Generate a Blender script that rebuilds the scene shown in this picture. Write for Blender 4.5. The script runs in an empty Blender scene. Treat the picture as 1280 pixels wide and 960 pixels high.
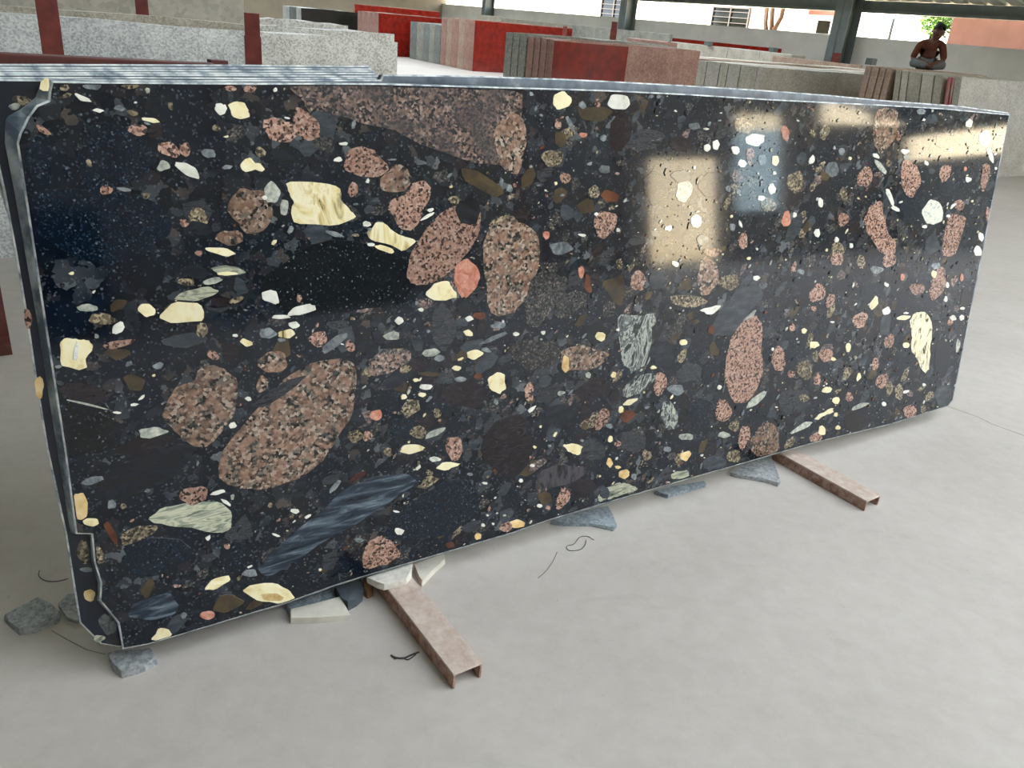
import bpy, bmesh, math, random
from mathutils import Vector, Matrix, noise
from mathutils.geometry import tessellate_polygon
random.seed(7)
C = bpy.context.scene.collection
sc = bpy.context.scene

# ------------------------------------------------------------------ camera
F = 1010.0                      # focal length in pixels of the 1280x960 frame
H = 1.60                        # eye height
NAD = (430.0, 2707.0)           # vanishing point of the verticals
dn = Vector((NAD[0]-640, NAD[1]-480, F)).normalized()
fw = Vector((0, 0, 1)); fw = (fw - fw.dot(dn)*dn).normalized()
rt = dn.cross(fw)
cam_d = bpy.data.cameras.new('camera'); cam = bpy.data.objects.new('camera', cam_d); C.objects.link(cam)
cam_d.sensor_width = 36; cam_d.lens = 36*F/1280; cam_d.clip_end = 300; cam_d.clip_start = 0.02
def w_of(c): return Vector((c.dot(rt), c.dot(fw), -c.dot(dn)))
cx, cy, cz = w_of(Vector((1, 0, 0))), w_of(Vector((0, -1, 0))), w_of(Vector((0, 0, -1)))
cam.matrix_world = Matrix(((cx.x, cy.x, cz.x, 0), (cx.y, cy.y, cz.y, 0), (cx.z, cy.z, cz.z, H), (0, 0, 0, 1)))
sc.camera = cam
EYE = Vector((0, 0, H))

# ------------------------------------------------------------------ light
AZ = math.radians(33.68)
U = Vector((math.cos(AZ), math.sin(AZ), 0)); V = Vector((-math.sin(AZ), math.cos(AZ), 0)); Z = Vector((0, 0, 1))
wd = bpy.data.worlds.new('sky'); sc.world = wd; wd.use_nodes = True
bg = wd.node_tree.nodes['Background']; bg.inputs[0].default_value = (0.72, 0.84, 1.0, 1); bg.inputs[1].default_value = 1.6
sun_d = bpy.data.lights.new('sun', 'SUN'); sun = bpy.data.objects.new('sun', sun_d); C.objects.link(sun)
sun_d.energy = 11.0; sun_d.angle = 0.01; sun_d.color = (1.0, 0.94, 0.84)
sdir = (U*0.62 - V*0.55 - Z*0.85).normalized()
sun.rotation_euler = sdir.to_track_quat('-Z', 'Y').to_euler()
vs = sc.view_settings
vs.view_transform = 'Standard'; vs.look = 'None'; vs.gamma = 1.0; vs.use_curve_mapping = False
vs.exposure = 2.75
sc.cycles.max_bounces = 10; sc.cycles.diffuse_bounces = 6; sc.cycles.glossy_bounces = 4; sc.cycles.transmission_bounces = 6
sc.cycles.sample_clamp_indirect = 8.0; sc.cycles.use_denoising = True

# ------------------------------------------------------------------ geometry helpers
def ray(px, py):
    return w_of(Vector((px-640, py-480, F)))
def at_z(px, py, z):                       # the point of height z seen at a pixel
    r = ray(px, py); return EYE + r*((z-H)/r.z)
def at_plane(px, py, P, N):
    r = ray(px, py); return EYE + r*((P-EYE).dot(N)/r.dot(N))
def at_u(px, py, u): return at_plane(px, py, U*u, U)
def proj(P):
    d = P-EYE; c = rt*d.x + fw*d.y - dn*d.z
    return (640+F*c.x/c.z, 480+F*c.y/c.z)
def len_to(P, D, px):                      # length along D from P until the image column px
    lo = 0.0; a = proj(P)[0]; best = (1e9, 1.0)
    for i in range(1, 4000):
        L = i*0.01; e = abs(proj(P+D*L)[0]-px)
        if e < best[0]: best = (e, L)
    return best[1]
def len_top(P, D, px, h): return len_to(P+Z*h, D, px)
def height_to(P, py):
    best = (1e9, 1.0)
    for i in range(20, 400):
        h = i*0.01; e = abs(proj(P+Z*h)[1]-py)
        if e < best[0]: best = (e, h)
    return best[1]

def link(name, me, mat=None, parent=None):
    o = bpy.data.objects.new(name, me); C.objects.link(o)
    if mat is not None:
        for m in (mat if isinstance(mat, (list, tuple)) else [mat]): me.materials.append(m)
    if parent is not None: o.parent = parent
    return o
def mesh(name, vs_, fs, mat=None, parent=None, smooth=False):
    me = bpy.data.meshes.new(name); me.from_pydata([tuple(v) for v in vs_], [], fs); me.update()
    bm = bmesh.new(); bm.from_mesh(me); bmesh.ops.recalc_face_normals(bm, faces=bm.faces); bm.to_mesh(me); bm.free()
    if smooth:
        for p in me.polygons: p.use_smooth = True
    return link(name, me, mat, parent)
def tag(o, label, cat, group=None, kind=None):
    if label: o['label'] = label
    if cat: o['category'] = cat
    if group: o['group'] = group
    o["kind"] = kind or "thing"
    return o
def struct(o, label=None, cat=None):
    o['kind'] = 'structure'
    if label: o['label'] = label
    if cat: o['category'] = cat
    return o
def empty(name, mw, parent=None):
    o = bpy.data.objects.new(name, None); C.objects.link(o); o.empty_display_size = 0.1
    if parent: o.parent = parent
    o.matrix_world = mw
    return o
def frame(O, X, Y, Zc):
    return Matrix(((X.x, Y.x, Zc.x, O.x), (X.y, Y.y, Zc.y, O.y), (X.z, Y.z, Zc.z, O.z), (0, 0, 0, 1)))
def boxv(o, a, b, c):                      # eight corners from an origin and three edges
    return [o, o+a, o+a+b, o+b, o+c, o+a+c, o+a+b+c, o+b+c]
BOXF = [(0, 3, 2, 1), (4, 5, 6, 7), (0, 1, 5, 4), (1, 2, 6, 5), (2, 3, 7, 6), (3, 0, 4, 7)]
def boxes(name, lst, mat, parent=None, bevel=0):
    vs_, fs = [], []
    for o, a, b, c in lst:
        n = len(vs_); vs_ += boxv(o, a, b, c); fs += [tuple(i+n for i in f) for f in BOXF]
    ob = mesh(name, vs_, fs, mat, parent)
    if bevel:
        m = ob.modifiers.new('bevel', 'BEVEL'); m.width = bevel; m.segments = 2; m.limit_method = 'ANGLE'
    return ob
def prism(name, top, dz, mat, parent=None, rough=0.0, seed=0):   # irregular block from its top outline
    rnd = random.Random(seed); n = len(top)
    c = sum(top, Vector())/n
    bot = [Vector((p.x+(p.x-c.x)*rnd.uniform(-.05, .10), p.y+(p.y-c.y)*rnd.uniform(-.05, .10), p.z-dz)) for p in top]
    top = [p+Vector((0, 0, rnd.uniform(-rough, rough))) for p in top]
    mid = [(a*0.45+b*0.55)+Vector((rnd.uniform(-rough, rough), rnd.uniform(-rough, rough), 0)) for a, b in zip(top, bot)]
    vs_ = top+mid+bot+[c+Vector((0, 0, rough*0.5))]
    fs = [(i, (i+1) % n, 3*n) for i in range(n)]
    for k in (0, n): fs += [(k+i, k+(i+1) % n, k+n+(i+1) % n, k+n+i) for i in range(n)]
    fs += [tuple(2*n+i for i in range(n))]
    return mesh(name, vs_, fs, mat, parent)
def tube(name, pts, r, mat, parent=None, sides=6):
    vs_, fs = [], []
    for i, p in enumerate(pts):
        t = (pts[min(i+1, len(pts)-1)]-pts[max(i-1, 0)]).normalized()
        a = t.orthogonal().normalized(); b = t.cross(a)
        for k in range(sides):
            th = 2*math.pi*k/sides; vs_.append(p+a*(r*math.cos(th))+b*(r*math.sin(th)))
    for i in range(len(pts)-1):
        for k in range(sides):
            fs.append((i*sides+k, i*sides+(k+1) % sides, (i+1)*sides+(k+1) % sides, (i+1)*sides+k))
    fs += [tuple(range(sides)), tuple((len(pts)-1)*sides+k for k in range(sides))]
    return mesh(name, vs_, fs, mat, parent, smooth=True)

# ------------------------------------------------------------------ materials
def hexc(h):
    h = h.lstrip('#'); out = []
    for i in (0, 2, 4):
        c = int(h[i:i+2], 16)/255; out.append(c/12.92 if c <= .04045 else ((c+.055)/1.055)**2.4)
    return tuple(out)+(1,)
class NT:
    def __init__(s, name, rough=0.6, spec=0.5):
        s.m = bpy.data.materials.new(name); s.m.use_nodes = True; s.t = s.m.node_tree; s.n = s.t.nodes
        s.b = s.n['Principled BSDF']; s.b.inputs['Roughness'].default_value = rough
        s.b.inputs['Specular IOR Level'].default_value = spec; s.b.inputs['IOR'].default_value = 1.56
    def new(s, k, **kw):
        n = s.n.new(k)
        for a, v in kw.items(): setattr(n, a, v)
        return n
    def l(s, a, b): s.t.links.new(a, b)
    def coord(s, scale=(1, 1, 1), rot=(0, 0, 0), out='Object'):
        tc = s.new('ShaderNodeTexCoord'); mp = s.new('ShaderNodeMapping')
        mp.inputs['Scale'].default_value = scale; mp.inputs['Rotation'].default_value = rot
        s.l(tc.outputs[out], mp.inputs[0]); return mp.outputs[0]
    def noise(s, co, scale, detail=4, rough=0.55, dist=0.0):
        n = s.new('ShaderNodeTexNoise'); n.inputs['Scale'].default_value = scale; n.inputs['Detail'].default_value = detail
        n.inputs['Roughness'].default_value = rough; n.inputs['Distortion'].default_value = dist
        s.l(co, n.inputs['Vector']); return n.outputs['Fac']
    def cells(s, co, scale, warp=0.0):
        if warp:
            n = s.new('ShaderNodeTexNoise'); n.inputs['Scale'].default_value = scale*0.9; n.inputs['Detail'].default_value = 2
            s.l(co, n.inputs['Vector'])
            ma = s.new('ShaderNodeVectorMath', operation='MULTIPLY_ADD'); ma.inputs[1].default_value = (warp/scale,)*3
            s.l(n.outputs['Color'], ma.inputs[0]); s.l(co, ma.inputs[2]); co = ma.outputs[0]
        v = s.new('ShaderNodeTexVoronoi'); v.inputs['Scale'].default_value = scale; s.l(co, v.inputs['Vector'])
        sp = s.new('ShaderNodeSeparateColor'); s.l(v.outputs['Color'], sp.inputs[0]); return sp.outputs[0]
    def ramp(s, fac, cols, interp='LINEAR'):
        r = s.new('ShaderNodeValToRGB'); r.color_ramp.interpolation = interp; e = r.color_ramp.elements
        while len(e) < len(cols): e.new(0.5)
        for i, (p, c) in enumerate(cols):
            e[i].position = p; e[i].color = hexc(c) if isinstance(c, str) else c
        s.l(fac, r.inputs[0]); return r.outputs[0]
    def mix(s, fac, a, b, mode='MIX'):
        n = s.new('ShaderNodeMix', data_type='RGBA', blend_type=mode)
        for sock, v in ((n.inputs[0], fac), (n.inputs[6], a), (n.inputs[7], b)):
            if isinstance(v, (int, float)): sock.default_value = v
            elif isinstance(v, (str, tuple)): sock.default_value = hexc(v) if isinstance(v, str) else v
            else: s.l(v, sock)
        return n.outputs[2]
    def vary(s, col, lo=0.75, hi=1.25):
        oi = s.new('ShaderNodeObjectInfo'); mr = s.new('ShaderNodeMapRange')
        mr.inputs[3].default_value = lo; mr.inputs[4].default_value = hi; s.l(oi.outputs['Random'], mr.inputs[0])
        h = s.new('ShaderNodeHueSaturation'); s.l(mr.outputs[0], h.inputs['Value']); s.l(col, h.inputs['Color']); return h.outputs[0]
    def bump(s, fac, strength=0.2, dist=0.01):
        b = s.new('ShaderNodeBump'); b.inputs['Strength'].default_value = strength; b.inputs['Distance'].default_value = dist
        s.l(fac, b.inputs['Height']); s.l(b.outputs[0], s.b.inputs['Normal'])
    def done(s, col):
        if isinstance(col, (str, tuple)): s.b.inputs['Base Color'].default_value = hexc(col) if isinstance(col, str) else col
        else: s.l(col, s.b.inputs['Base Color'])
        return s.m
POL = 0.06                                    # roughness of the polished face
def m_speckle(name, cols, scale, rough=POL, warp=0.8, blotch=None, vary=(0.8, 1.2), fine=None, spec=0.4):
    t = NT(name, rough, spec); co = t.coord(); c = t.ramp(t.cells(co, scale, warp), cols, 'CONSTANT')
    if fine: c = t.mix(t.ramp(t.noise(co, scale*2.2, 2), [(0.42, (0, 0, 0, 1)), (0.6, (1, 1, 1, 1))]), c, fine)
    if blotch: c = t.mix(t.ramp(t.noise(co, blotch[1], 3), [(0.42, (0, 0, 0, 1)), (0.62, (.75, .75, .75, 1))]), c, blotch[0])
    if vary: c = t.vary(c, *vary)
    return t.done(c)
def m_noise(name, cols, scale, rough=POL, stretch=(1, 1, 1), rot=0.0, dist=0.0, detail=5, vary=(0.8, 1.2), spec=0.4, bump=0):
    t = NT(name, rough, spec); co = t.coord(stretch, (0, 0, rot)); f = t.noise(co, scale, detail, 0.6, dist)
    c = t.ramp(f, cols)
    if vary: c = t.vary(c, *vary)
    if bump: t.bump(t.noise(t.coord(), scale*3, 4), bump, 0.01)
    return t.done(c)
def m_plain(name, col, rough=0.6, spec=0.5, metal=0.0, var=0.12, scale=20, bump=0.0):
    t = NT(name, rough, spec); co = t.coord(); f = t.noise(co, scale, 5)
    base = hexc(col) if isinstance(col, str) else col
    dk = tuple(x*(1-2*var) for x in base[:3])+(1,); lt = tuple(min(1, x*(1+2*var)) for x in base[:3])+(1,)
    t.b.inputs['Metallic'].default_value = metal
    if bump: t.bump(t.noise(co, scale*3, 3), bump, 0.01)
    return t.done(t.ramp(f, [(0.3, dk), (0.7, lt)]))

# conglomerate: black ground mass with fine fragments; navy tint paints in reflected sky haze
t = NT('conglomerate_matrix', POL, .4); co = t.coord()
c0 = t.ramp(t.noise(co, 9, 6, 0.65), [(0.35, '#07101c'), (0.55, '#0c1724'), (0.75, '#162230')])
frag = t.cells(co, 40, 1.6)
c1 = t.ramp(frag, [(0.0, '#0b1119'), (0.35, '#11181f'), (0.55, '#20262c'), (0.72, '#262226'), (0.80, '#3a4045'), (0.90, '#4a433e'), (0.96, '#5d6265')], 'CONSTANT')
c0 = t.mix(t.ramp(t.noise(co, 5, 2), [(0.4, (0, 0, 0, 1)), (0.6, (1, 1, 1, 1))]), c0, c1)
sp = t.cells(co, 240, 0.6)
c2 = t.ramp(sp, [(0.0, (0, 0, 0, 1)), (0.92, (0.16, 0.16, 0.16, 1)), (0.985, (0.45, 0.45, 0.45, 1))], 'CONSTANT')
c0 = t.mix(c2, c0, '#7f8a92')
M_MATRIX = t.done(c0)
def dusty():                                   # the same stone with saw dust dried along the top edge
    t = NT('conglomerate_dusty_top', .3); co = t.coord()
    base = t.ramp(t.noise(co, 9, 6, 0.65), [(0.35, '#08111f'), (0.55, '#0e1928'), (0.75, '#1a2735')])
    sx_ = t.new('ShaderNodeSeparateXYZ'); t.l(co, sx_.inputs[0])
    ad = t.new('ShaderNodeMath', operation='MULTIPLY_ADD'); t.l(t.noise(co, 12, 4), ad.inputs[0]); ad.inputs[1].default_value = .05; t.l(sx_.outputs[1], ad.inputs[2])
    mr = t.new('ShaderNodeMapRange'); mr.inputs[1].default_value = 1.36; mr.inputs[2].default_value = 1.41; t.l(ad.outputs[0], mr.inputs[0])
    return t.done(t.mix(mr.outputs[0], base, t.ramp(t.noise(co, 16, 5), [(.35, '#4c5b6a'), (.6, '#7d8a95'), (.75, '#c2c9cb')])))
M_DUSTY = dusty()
def veins(name, cols, scale, stretch, rot, dist, vary=(.85, 1.15)): return m_noise(name, cols, scale, POL, stretch, rot, dist, 6, vary)
PEB = {
 'g': m_speckle('granite_pink_black', [(0, '#1c1f1e'), (.30, '#3f423e'), (.44, '#6c655b'), (.60, '#8b7668'), (.82, '#b09e8e')], 140, blotch=('#93725f', 34)),
 'G': m_speckle('granite_grey_pink', [(0, '#2c2e31'), (.3, '#57504d'), (.5, '#7a6860'), (.72, '#94796c'), (.9, '#a9948a')], 170, blotch=('#4a4648', 9)),
 'p': m_speckle('granite_pink', [(0, '#3a302c'), (.18, '#75594d'), (.38, '#9e7b6b'), (.62, '#ab8878'), (.86, '#b89c8d')], 170),
 'r': m_noise('salmon_feldspar', [(.35, '#a8644f'), (.5, '#bd806b'), (.65, '#cb9a88')], 40, dist=1.0),
 'R': m_noise('dark_red_jasper', [(.35, '#2a1414'), (.6, '#43201f')], 30),
 'c': m_noise('cream_quartz', [(.3, '#d8c48a'), (.45, '#efe3b4'), (.6, '#f4ecc8'), (.75, '#e6d6a0')], 22, dist=0.6, vary=(.9, 1.12)),
 'C': m_noise('orange_cream_quartz', [(.3, '#c79a58'), (.5, '#e3c68c'), (.7, '#efdcaa')], 25),
 'w': m_noise('white_quartz', [(.3, '#c9c8b8'), (.5, '#e9e8dc'), (.7, '#f4f3ea')], 30, vary=(.9, 1.1)),
 'W': m_noise('white_agate', [(.3, '#98a09a'), (.45, '#d9dccf'), (.6, '#e8e6d4'), (.75, '#b9bba8')], 30, dist=2.0),
 'b': m_noise('pale_blue_chert', [(.3, '#4c5459'), (.5, '#757d80'), (.7, '#9aa09d')], 35, dist=1.2, vary=(.6, 1.25)),
 'B': m_noise('speckled_pale_stone', [(.3, '#6f7670'), (.5, '#a8aca0'), (.7, '#cfcfc0')], 60),
 'd': m_noise('dark_grey_slate', [(.3, '#12171d'), (.5, '#1a2028'), (.7, '#262d36')], 18, stretch=(1, 3, 1), rot=.5, vary=(.7, 1.3)),
 'e': m_noise('grey_slate', [(.3, '#262d33'), (.5, '#363d43'), (.7, '#474e54')], 16, stretch=(1, 3, 1), rot=.4, vary=(.8, 1.2)),
 'D': m_speckle('dark_diorite', [(0, '#1d2023'), (.3, '#2e3133'), (.6, '#444443'), (.85, '#5d5853'), (.95, '#72675f')], 230),
 'k': m_speckle('black_gabbro', [(0, '#0b1724'), (.55, '#0f1c2a'), (.8, '#182733'), (.93, '#303c46'), (.985, '#5a646a')], 300, vary=None),  # blue cast of reflected sky haze put into the stone colour
 'K': m_speckle('jet_black_gabbro', [(0, '#070a0f'), (.6, '#0a0f15'), (.86, '#141b22'), (.95, '#2c353c'), (.988, '#6a747a')], 320, vary=None),
 'n': m_noise('olive_brown_chert', [(.3, '#2c2620'), (.5, '#413829'), (.7, '#57492f')], 14, vary=(.75, 1.25)),
 'N': m_noise('rust_chert', [(.3, '#3a2118'), (.5, '#5e3624'), (.7, '#784a30')], 14),
 't': m_speckle('tan_speckled_stone', [(0, '#3a372f'), (.3, '#6a6150'), (.6, '#8b7f68'), (.85, '#aa9b80')], 170, vary=(.7, 1.15)),
 'u': m_noise('purple_brown_mudstone', [(.3, '#151217'), (.5, '#201b20'), (.68, '#302a2e'), (.8, '#4a4245')], 14, stretch=(1, 2.5, 1), rot=.7, dist=2.5, vary=(.8, 1.25)),
 'v': veins('grey_veined_gneiss', [(.36, '#15181c'), (.5, '#3c4045'), (.6, '#1e2125'), (.72, '#6a6e70')], 16, (1, 4, 1), .5, 2.0),
 'x': veins('white_swirled_gneiss', [(.3, '#14181b'), (.42, '#3c4447'), (.49, '#b9bfb4'), (.54, '#2c3236'), (.62, '#8d9593'), (.68, '#d8d6b8'), (.76, '#5f5a44')], 5, (1.8, 1, 1), -.9, 4.0, (.8, 1.0)),
 'h': veins('green_grey_gneiss', [(.3, '#4b544a'), (.45, '#8d9484'), (.55, '#c3c3a8'), (.65, '#747c70'), (.78, '#b9b493')], 14, (1, 5, 1), .05, 1.0),
 'y': veins('banded_yellow_chert', [(.34, '#6b6558'), (.44, '#e7d79c'), (.54, '#f3ecca'), (.64, '#d8c183'), (.72, '#2a2a28'), (.8, '#7d7a70')], 5, (2.2, 1, 1), -.6, 2.4, None),
 'Y': veins('cream_marble_black_veins', [(.36, '#25221d'), (.44, '#d9cfa6'), (.56, '#f4eed2'), (.66, '#e8dcb2'), (.74, '#3d382e')], 10, (2, 1, 1), -.2, 2.6, None),
 'S': veins('streaked_blue_slate', [(.34, '#141c26'), (.48, '#2b3744'), (.58, '#55636e'), (.7, '#87929a')], 7, (1, 6, 1), -.62, 0.8, None),
 'Z': veins('black_striped_slate', [(.4, '#0b0d10'), (.47, '#3c3a3f'), (.6, '#4a474c')], 12, (4, 1, 1), .35, 1.0, None),
}
t = NT('sawn_edge_dusty', 0.55); co = t.coord((1, 1, 1))
M_EDGE = t.done(t.mix(t.ramp(t.noise(co, 14, 5), [(.42, (0, 0, 0, 1)), (.62, (1, 1, 1, 1))]), '#4b5a69', '#a9b4b8'))
t = NT('white_dusty_arris', 0.7); co = t.coord()
M_ARRIS = t.done(t.ramp(t.noise(co, 30, 5), [(.35, '#76848f'), (.5, '#c4cccd'), (.65, '#eef0ec')]))

def m_granite_rough(name, a, b, c, scale=60, rough=0.75, streak=False):
    t = NT(name, rough, 0.3); co = t.coord()
    f = t.cells(co, scale, .8); col = t.ramp(f, [(0, a), (.3, b), (.7, c)], 'CONSTANT')
    if streak:
        co2 = t.coord((14, 14, .5)); col = t.mix(t.ramp(t.noise(co2, 3, 4), [(.35, (0, 0, 0, 1)), (.7, (.7, .7, .7, 1))]), col, a)
    col = t.mix(.5, col, t.ramp(t.noise(co, 4, 4), [(.3, a), (.7, c)]))
    return t.done(col)
M_WHITE = m_granite_rough('white_granite_blue', '#8f9697', '#c9cdcc', '#e9ebe8', 110, 0.3)
M_WHITE2 = m_granite_rough('white_granite', '#94948c', '#d6d6ce', '#eeeee8', 110, 0.35)
M_BEIGE = m_granite_rough('beige_granite', '#8d8674', '#b3ac9a', '#cbc6b6', 90, 0.5)
M_GREYPLAIN = m_granite_rough('grey_sawn_stone', '#a5a399', '#b9b7ad', '#c6c4ba', 20)
M_GREY_END = m_granite_rough('grey_sawn_edge', '#5d6462', '#7a817e', '#949a96', 50, streak=True)
M_GRAN_END = m_granite_rough('grey_granite_sawn_edge', '#6c6f67', '#8d8f86', '#aaaba1', 60)
M_PINK_END = m_granite_rough('pink_sawn_edge', '#7f5f56', '#a07c70', '#b6968a', 50, streak=True)
M_TAN_END = m_granite_rough('tan_sawn_edge', '#86705f', '#a68f7d', '#bfab9a', 50, streak=True)
M_BUFF_END = m_granite_rough('buff_sawn_edge', '#8a8679', '#a9a597', '#bdb9ab', 50, streak=True)
M_CREAM_END = m_granite_rough('cream_sawn_edge', '#9d998c', '#bbb7aa', '#cfcabc', 50, streak=True)
M_GREYFACE = m_granite_rough('grey_granite_face', '#8a877e', '#a5a299', '#b8b5ab', 60, 0.5)
M_REDFACE = m_noise('polished_red_granite', [(.3, '#5a100a'), (.5, '#7a1a10'), (.7, '#8a2416')], 6, 0.12, vary=(.9, 1.15))
M_BLACK = m_noise('polished_black_granite', [(.3, '#0b0b0b'), (.7, '#191817')], 10, 0.1)
M_REDSTAIN = m_noise('red_paint_stained_edge', [(.4, '#a59a90'), (.52, '#b06a68'), (.62, '#a5343c')], 3, 0.7, stretch=(3, 3, .6))
M_REDSTEEL = m_plain('red_oxide_steel', '#74352c', 0.55, 0.4, var=.18, scale=12)
M_REDSTEEL2 = m_plain('brown_red_oxide_steel', '#5e352f', 0.6, 0.3, var=.15, scale=10)
M_STEEL = m_plain('grey_painted_steel', '#6b7675', 0.5, 0.4, var=.06, scale=5)
M_STEEL2 = m_plain('dark_grey_painted_steel', '#5b6560', 0.5, 0.4, var=.06, scale=5)
M_SHEET = m_plain('grey_green_sheet_metal', '#dfe4d9', 0.45, 0.4, var=.05, scale=3)
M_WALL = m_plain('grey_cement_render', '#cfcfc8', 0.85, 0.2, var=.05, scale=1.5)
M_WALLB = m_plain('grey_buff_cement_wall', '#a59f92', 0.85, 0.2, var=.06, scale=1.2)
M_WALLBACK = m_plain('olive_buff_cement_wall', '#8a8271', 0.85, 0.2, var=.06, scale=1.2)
t = NT('rusty_dusty_channel', 0.8, 0.2); co = t.coord()
M_BEAM = t.done(t.mix(t.ramp(t.noise(co, 40, 6, .7), [(.4, (0, 0, 0, 1)), (.58, (1, 1, 1, 1))]), '#90695a', '#b79c8e'))
t = NT('dusty_channel_web', 0.85, 0.2); co = t.coord()
M_BEAMTOP = t.done(t.mix(t.ramp(t.noise(co, 30, 6, .7), [(.35, (0, 0, 0, 1)), (.65, (1, 1, 1, 1))]), '#bba597', '#d3c7bc'))
M_CHIP = m_granite_rough('grey_granite_chip', '#70757a', '#9a9fa1', '#b3b6b5', 120, 0.8)
M_CHIPB = m_granite_rough('blue_grey_chip', '#68747d', '#8d9aa2', '#a6b0b4', 120, 0.7)
M_MARBLE = m_plain('white_marble', '#d8d4c6', 0.5, 0.4, var=.05, scale=25)
M_CRYSTAL = m_plain('white_crystalline_stone', '#ddd9cf', 0.5, 0.4, var=.08, scale=60, bump=.3)
M_SLATECHIP = m_plain('dark_slate_chip', '#4f585f', 0.7, 0.3, var=.12, scale=40)
M_RUSTCHIP = m_plain('brown_rubble', '#7a5a42', 0.8, 0.2, var=.2, scale=60)
M_FIBRE = m_plain('dark_fibre', '#55504a', 0.9, 0.1)
t = NT('concrete_floor', 0.62, 0.35); co = t.coord()
a = t.ramp(t.noise(co, 1.1, 6, .6), [(.3, '#b2aca4'), (.5, '#bdb7b0'), (.7, '#c7c2bb')])
b_ = t.ramp(t.noise(co, 14, 6, .7), [(.3, '#aea89f'), (.55, '#c1bbb4'), (.75, '#ccc8c1')])
c = t.mix(.4, a, b_)
st = t.noise(t.coord((1, 2.2, 1), (0, 0, .5)), 3.2, 5, .65, .6)
c = t.mix(t.ramp(st, [(.6, (0, 0, 0, 1)), (.78, (.35, .35, .35, 1))]), c, '#9b9a93')
c = t.mix(t.ramp(t.noise(co, 33, 2), [(.74, (0, 0, 0, 1)), (.8, (.5, .5, .5, 1))]), c, '#84837d')
t.bump(t.noise(co, 60, 4), .08, .005)
M_FLOOR = t.done(c)
M_CRACK = m_plain('dark_joint', '#8d8981', 0.9, 0.1)
M_GROUND = m_plain('sandy_ground', '#b7a88c', 0.95, 0.1, var=.1, scale=1)
M_SUNWALL = m_plain('cream_painted_wall', '#d9cdb4', 0.9, 0.1, var=.03, scale=1)
M_WHITEWALL = m_plain('white_painted_wall', '#f0f0ee', 0.9, 0.1, var=.03, scale=1)
M_HAZEPANEL = m_plain('blue_grey_haze_panel', '#8296a3', 0.8, 0.2, var=.05, scale=1)
M_PEACH = m_plain('peach_painted_wall', '#735246', 0.9, 0.1, var=.07, scale=1.5)
M_FRAMEW = m_plain('white_window_frame', '#e8e6e0', 0.6)
M_GRILLE = m_plain('brown_window_grille', '#1b140d', 0.6)
t = NT('dark_window_glass', 0.1, 0.2); M_GLASS = t.done('#0c0d0a')
M_PINKFASCIA = m_plain('pink_fascia', '#8f4d42', 0.8)
M_BARK = m_plain('tree_bark', '#33251a', 0.9, 0.1, var=.2, scale=12)
M_LEAF = m_plain('tree_leaf', '#46651a', 0.6, 0.3, var=.25, scale=8)
M_SKIN = m_plain('brown_skin', '#5a3526', 0.55, 0.4, var=.05)
M_SHIRT = m_plain('brown_shirt_cloth', '#5c382d', 0.9, 0.1, var=.12, scale=18)
M_TROUSER = m_plain('grey_trouser_cloth', '#63686a', 0.9, 0.1, var=.08, scale=18)
M_HAIR = m_plain('black_hair', '#0d0b0a', 0.6, 0.3)
t = NT('translucent_roof_sheet', 0.6)
tr = t.new('ShaderNodeBsdfTranslucent'); tr.inputs[0].default_value = (.205, .215, .230, 1)
t.l(tr.outputs[0], t.n['Material Output'].inputs[0]); M_SKYLIGHT = t.m

# ------------------------------------------------------------------ the shed
UW, VB, VN, UL = 18.3, 36.0, -7.6, -16.0          # right wall, back wall, near wall, left wall
def uvz(u, v, z): return U*u + V*v + Z*z
floor = boxes('floor', [(uvz(UL, VN, -.2), U*(UW-UL), V*(VB-VN), Z*.2)], M_FLOOR); struct(floor, 'pale grey concrete shed floor', 'floor')
g = boxes('ground', [(uvz(-80, -80, -.5), U*190, V*190, Z*.25)], M_GROUND); struct(g, 'sunlit sandy ground outside the shed', 'ground')
def crackline(pts, w):
    P = [at_z(x, y, .0006) for x, y in pts]; vs_, fs = [], []
    for i, p in enumerate(P):
        d = (P[min(i+1, len(P)-1)]-P[max(i-1, 0)]).normalized(); n = Vector((-d.y, d.x, 0))
        vs_ += [p+n*w, p-n*w]
        if i: fs.append((2*i-2, 2*i-1, 2*i+1, 2*i))
    return mesh('floor_crack', vs_, fs, M_CRACK, floor)
crackline([(1185, 508), (1205, 515), (1222, 521), (1240, 530), (1262, 538), (1284, 546)], .0035)
crackline([(64, 788), (85, 800), (108, 812), (132, 818)], .0018)
PH = 1.90                                             # parapet height
wr = empty('wall_right', frame(uvz(UW, 0, 0), U, V, Z)); struct(wr, 'low grey rendered wall with open gap under the roof beam', 'wall')
def inv(o): return o.matrix_world.inverted()
def wbox(name, o, a, b, c_, mat, parent, bevel=0):     # a box given in world space put under a placed parent
    M = inv(parent); R = M.to_3x3()
    return boxes(name, [(M @ o, R @ a, R @ b, R @ c_)], mat, parent, bevel)
wbox('parapet', uvz(UW, VN, 0), U*.2, V*(VB-VN), Z*PH, M_WALL, wr)
wb = boxes('wall_back', [(uvz(UL, VB, 0), U*(UW-UL+.2), V*.2, Z*6.3)], M_WALLBACK); struct(wb, 'shaded cement wall at the far end of the shed', 'wall')  # upper part added up to the roof to block sun through the gable
wn = empty('wall_near', frame(uvz(0, VN, 0), U, V, Z)); struct(wn, 'shaded cement wall with doorway and clerestory gap behind the viewer', 'wall')
DU0, DU1, DZ = 10.4, 12.3, 2.05
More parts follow.
